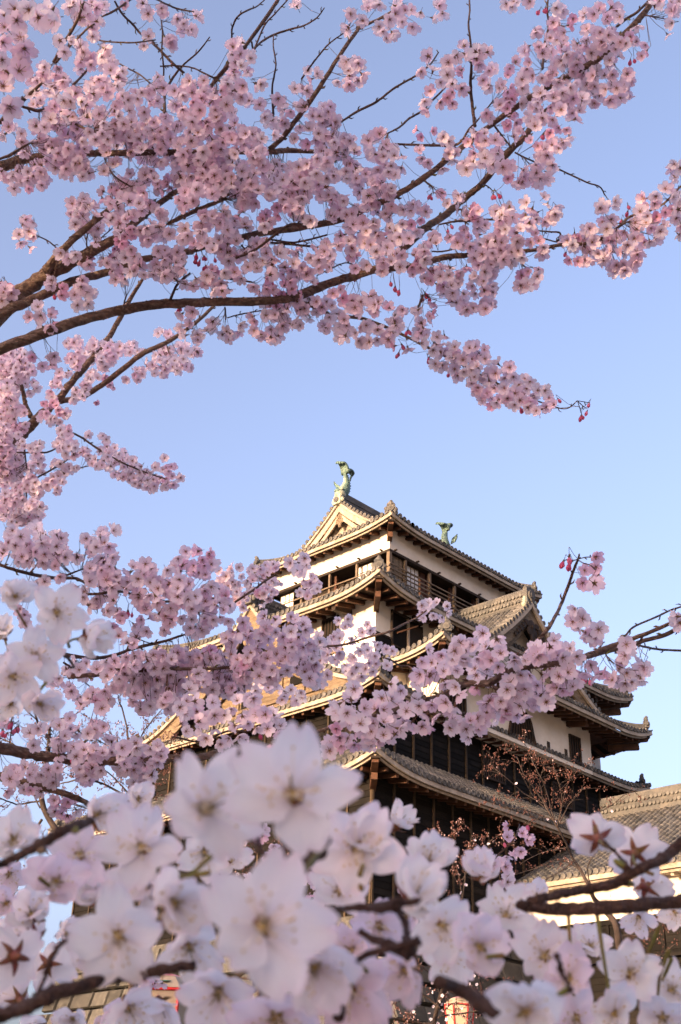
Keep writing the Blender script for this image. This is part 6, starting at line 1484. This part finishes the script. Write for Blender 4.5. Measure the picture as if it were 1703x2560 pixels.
near_branch("thick blurred cherry twig rising from the bottom corner with back-turned starry blossoms beside it", G, (0, 1800), K6,
    [[(-60, 1310, 78), (0, 1290, 78), (120, 1250, 80), (220, 1205, 80), (400, 1145, 74), (560, 1115, 66), (700, 1090, 62), (840, 1070, 52)],
     [(-40, 640, 40), (20, 620, 44), (170, 545, 56), (260, 490, 58), (345, 455, 58), (400, 440, 44)], [(150, 1240, 22), (200, 1100, 24), (250, 990, 24), (290, 960, 20)], [(150, 1200, 18), (230, 1160, 20), (330, 1150, 22)]],
    [(55, 530, 150, -.1, .35, ''), (415, 415, 150, .45, .2, ''), (245, 705, 165, .1, .1, 'p'), (30, 800, 120, -.2, -.1, 'p'), (55, 1030, 165, -.35, .1, 'k'), (85, 1215, 120, -.2, .3, 'k'), (520, 945, 215, -.15, -.25, ''), (285, 925, 120, .3, -.2, ''),
     (560, 1250, 150, .2, -.4, ''), (320, 1300, 110, -.1, -.3, ''), (600, 350, 95, .2, .4, ''), (150, 950, 140, -.3, .3, 'k'), (20, 960, 110, .1, .2, 'k'), (430, 760, 150, -.1, .5, ''), (170, 1330, 130, -.2, -.4, ''), (470, 1300, 120, .2, -.4, 'p'), (700, 1240, 130, .2, -.5, ''), (140, 850, 150, -.25, .3, ''), (345, 590, 150, .1, .3, 'p'), (215, 1060, 120, .3, -.1, 'k'), (400, 1060, 150, .1, -.1, ''), (40, 670, 90, -.1, -.3, 'p')],
    [.42, .45, .42, .42], 31, [(180, 570, 40), (330, 480, 34)])
near_branch("blurred white blossoms on short dark twigs filling the middle of the lower edge", G, (0, 1800), K6,
    [[(1250, 690, 60), (1300, 640, 66), (1380, 580, 70), (1420, 520, 50)], [(1440, 830, 26), (1560, 815, 30), (1700, 800, 34), (1830, 790, 40)], [(960, 415, 40), (1040, 480, 24), (1130, 560, 22), (1240, 690, 24)], [(1140, 440, 34), (1130, 560, 22), (1230, 690, 24)], [(1250, 430, 22), (1240, 560, 22), (1250, 680, 24)],
     [(1480, 1290, 60), (1500, 1180, 40), (1540, 1050, 36), (1830, 960, 46)]],
    [(1145, 905, 300, .02, .04, 'o'), (1275, 335, 290, .05, .50, 'o'), (885, 395, 265, .45, .15, ''), (755, 800, 225, .45, -.05, ''), (890, 575, 125, .05, -.2, ''), (1560, 555, 200, -.25, .2, ''), (1370, 1070, 240, .15, -.3, ''),
     (1010, 615, 90, .3, .4, ''), (1480, 750, 150, .1, .5, ''), (620, 560, 190, -.15, .35, ''), (960, 1180, 190, -.25, -.45, ''), (1200, 1290, 220, .1, -.5, 'p'), (640, 720, 180, -.35, .2, ''), (1530, 1180, 190, -.2, -.3, 'p'), (820, 980, 170, .1, -.5, '')],
    [.37, .40, .38, .38, .38, .40], 32, [(1395, 530, 66), (1240, 680, 58)])
near_branch("blurred lilac-white blossoms in a bank before the keep's dark lower wall", G, (850, 1900), K7,
    [[(-60, 685, 30), (90, 682, 34), (190, 680, 60), (265, 660, 70)], [(250, 680, 30), (300, 740, 40), (310, 830, 50), (320, 890, 70), (220, 850, 60), (90, 790, 36)], [(460, 1020, 70), (560, 1060, 80), (640, 1110, 84), (720, 1170, 60)], [(1000, 900, 26), (1015, 960, 30), (1060, 1050, 26)]],
    [(105, 405, 220, .1, .35, ''), (340, 640, 240, .1, .30, ''), (640, 860, 225, .15, .15, 'p'), (655, 530, 150, -.1, .55, ''), (400, 480, 170, .25, .5, ''), (940, 905, 190, .2, .1, ''), (860, 1160, 270, .0, .05, ''), (300, 960, 210, -.3, -.2, 'p'), (60, 1060, 230, -.3, -.35, 'p'),
     (180, 760, 170, -.1, -.4, 'p'), (470, 760, 190, .3, -.3, ''), (262, 300, 120, .45, .55, ''), (60, 880, 190, -.2, .2, 'p'), (500, 900, 150, .25, -.4, ''), (760, 720, 170, .3, .45, '')],
    [.40, .40, .38, .40], 33, [(600, 1080, 50)], 1.0)
near_branch("two blurred brown twigs entering before the attached turret with back-turned blossoms showing red star calyxes", G, (850, 1900), K7,
    [[(1700, 620, 84), (1568, 650, 80), (1400, 665, 78), (1200, 680, 78), (1000, 685, 74), (850, 670, 62), (830, 668, 40)], [(1700, 280, 72), (1568, 385, 66), (1480, 455, 64), (1380, 500, 58), (1250, 570, 62), (1150, 590, 56), (1000, 620, 52), (870, 650, 48)], [(1220, 380, 14), (1260, 420, 16), (1310, 470, 20), (1330, 500, 22)]],
    [(1185, 360, 180, -.05, .15, 'k'), (1362, 425, 165, .15, .15, 'k'), (1405, 585, 150, .3, -.15, 'k'), (910, 630, 105, .0, .35, ''), (1260, 1170, 200, .05, .05, ''), (1335, 985, 170, -.05, .45, ''), (1150, 860, 130, -.1, .5, ''), (1520, 1060, 160, .2, .25, ''), (1370, 720, 100, -.1, -.55, ''), (1540, 700, 90, .1, -.3, ''), (1060, 1010, 190, -.15, .35, 'p'), (1480, 1180, 170, .1, -.3, ''), (1090, 1190, 170, -.3, -.2, 'p')],
    [.60, .60, .60], 34, [(1310, 690, 44), (1290, 480, 40), (1330, 570, 30)], 1.0)
near_branch("blurred white blossom clump at the side edge beside the level boughs", G, (0, 1250), KD,
    [[(-60, 1250, 50), (40, 1230, 50), (200, 1180, 46), (480, 1200, 40), (580, 1310, 22)], [(-60, 1500, 40), (60, 1480, 40), (220, 1500, 34)]],
    [(115, 760, 215, .05, .05, ''), (440, 885, 235, .05, .12, 'o'), (690, 1085, 235, .55, .05, ''), (280, 1225, 225, -.02, .1, 'o'), (100, 1385, 235, .02, .05, 'o'), (20, 1050, 180, -.1, .35, ''), (310, 1600, 235, .3, -.2, ''), (90, 1600, 180, -.1, -.3, '')],
    [.82, .84], 35, [])
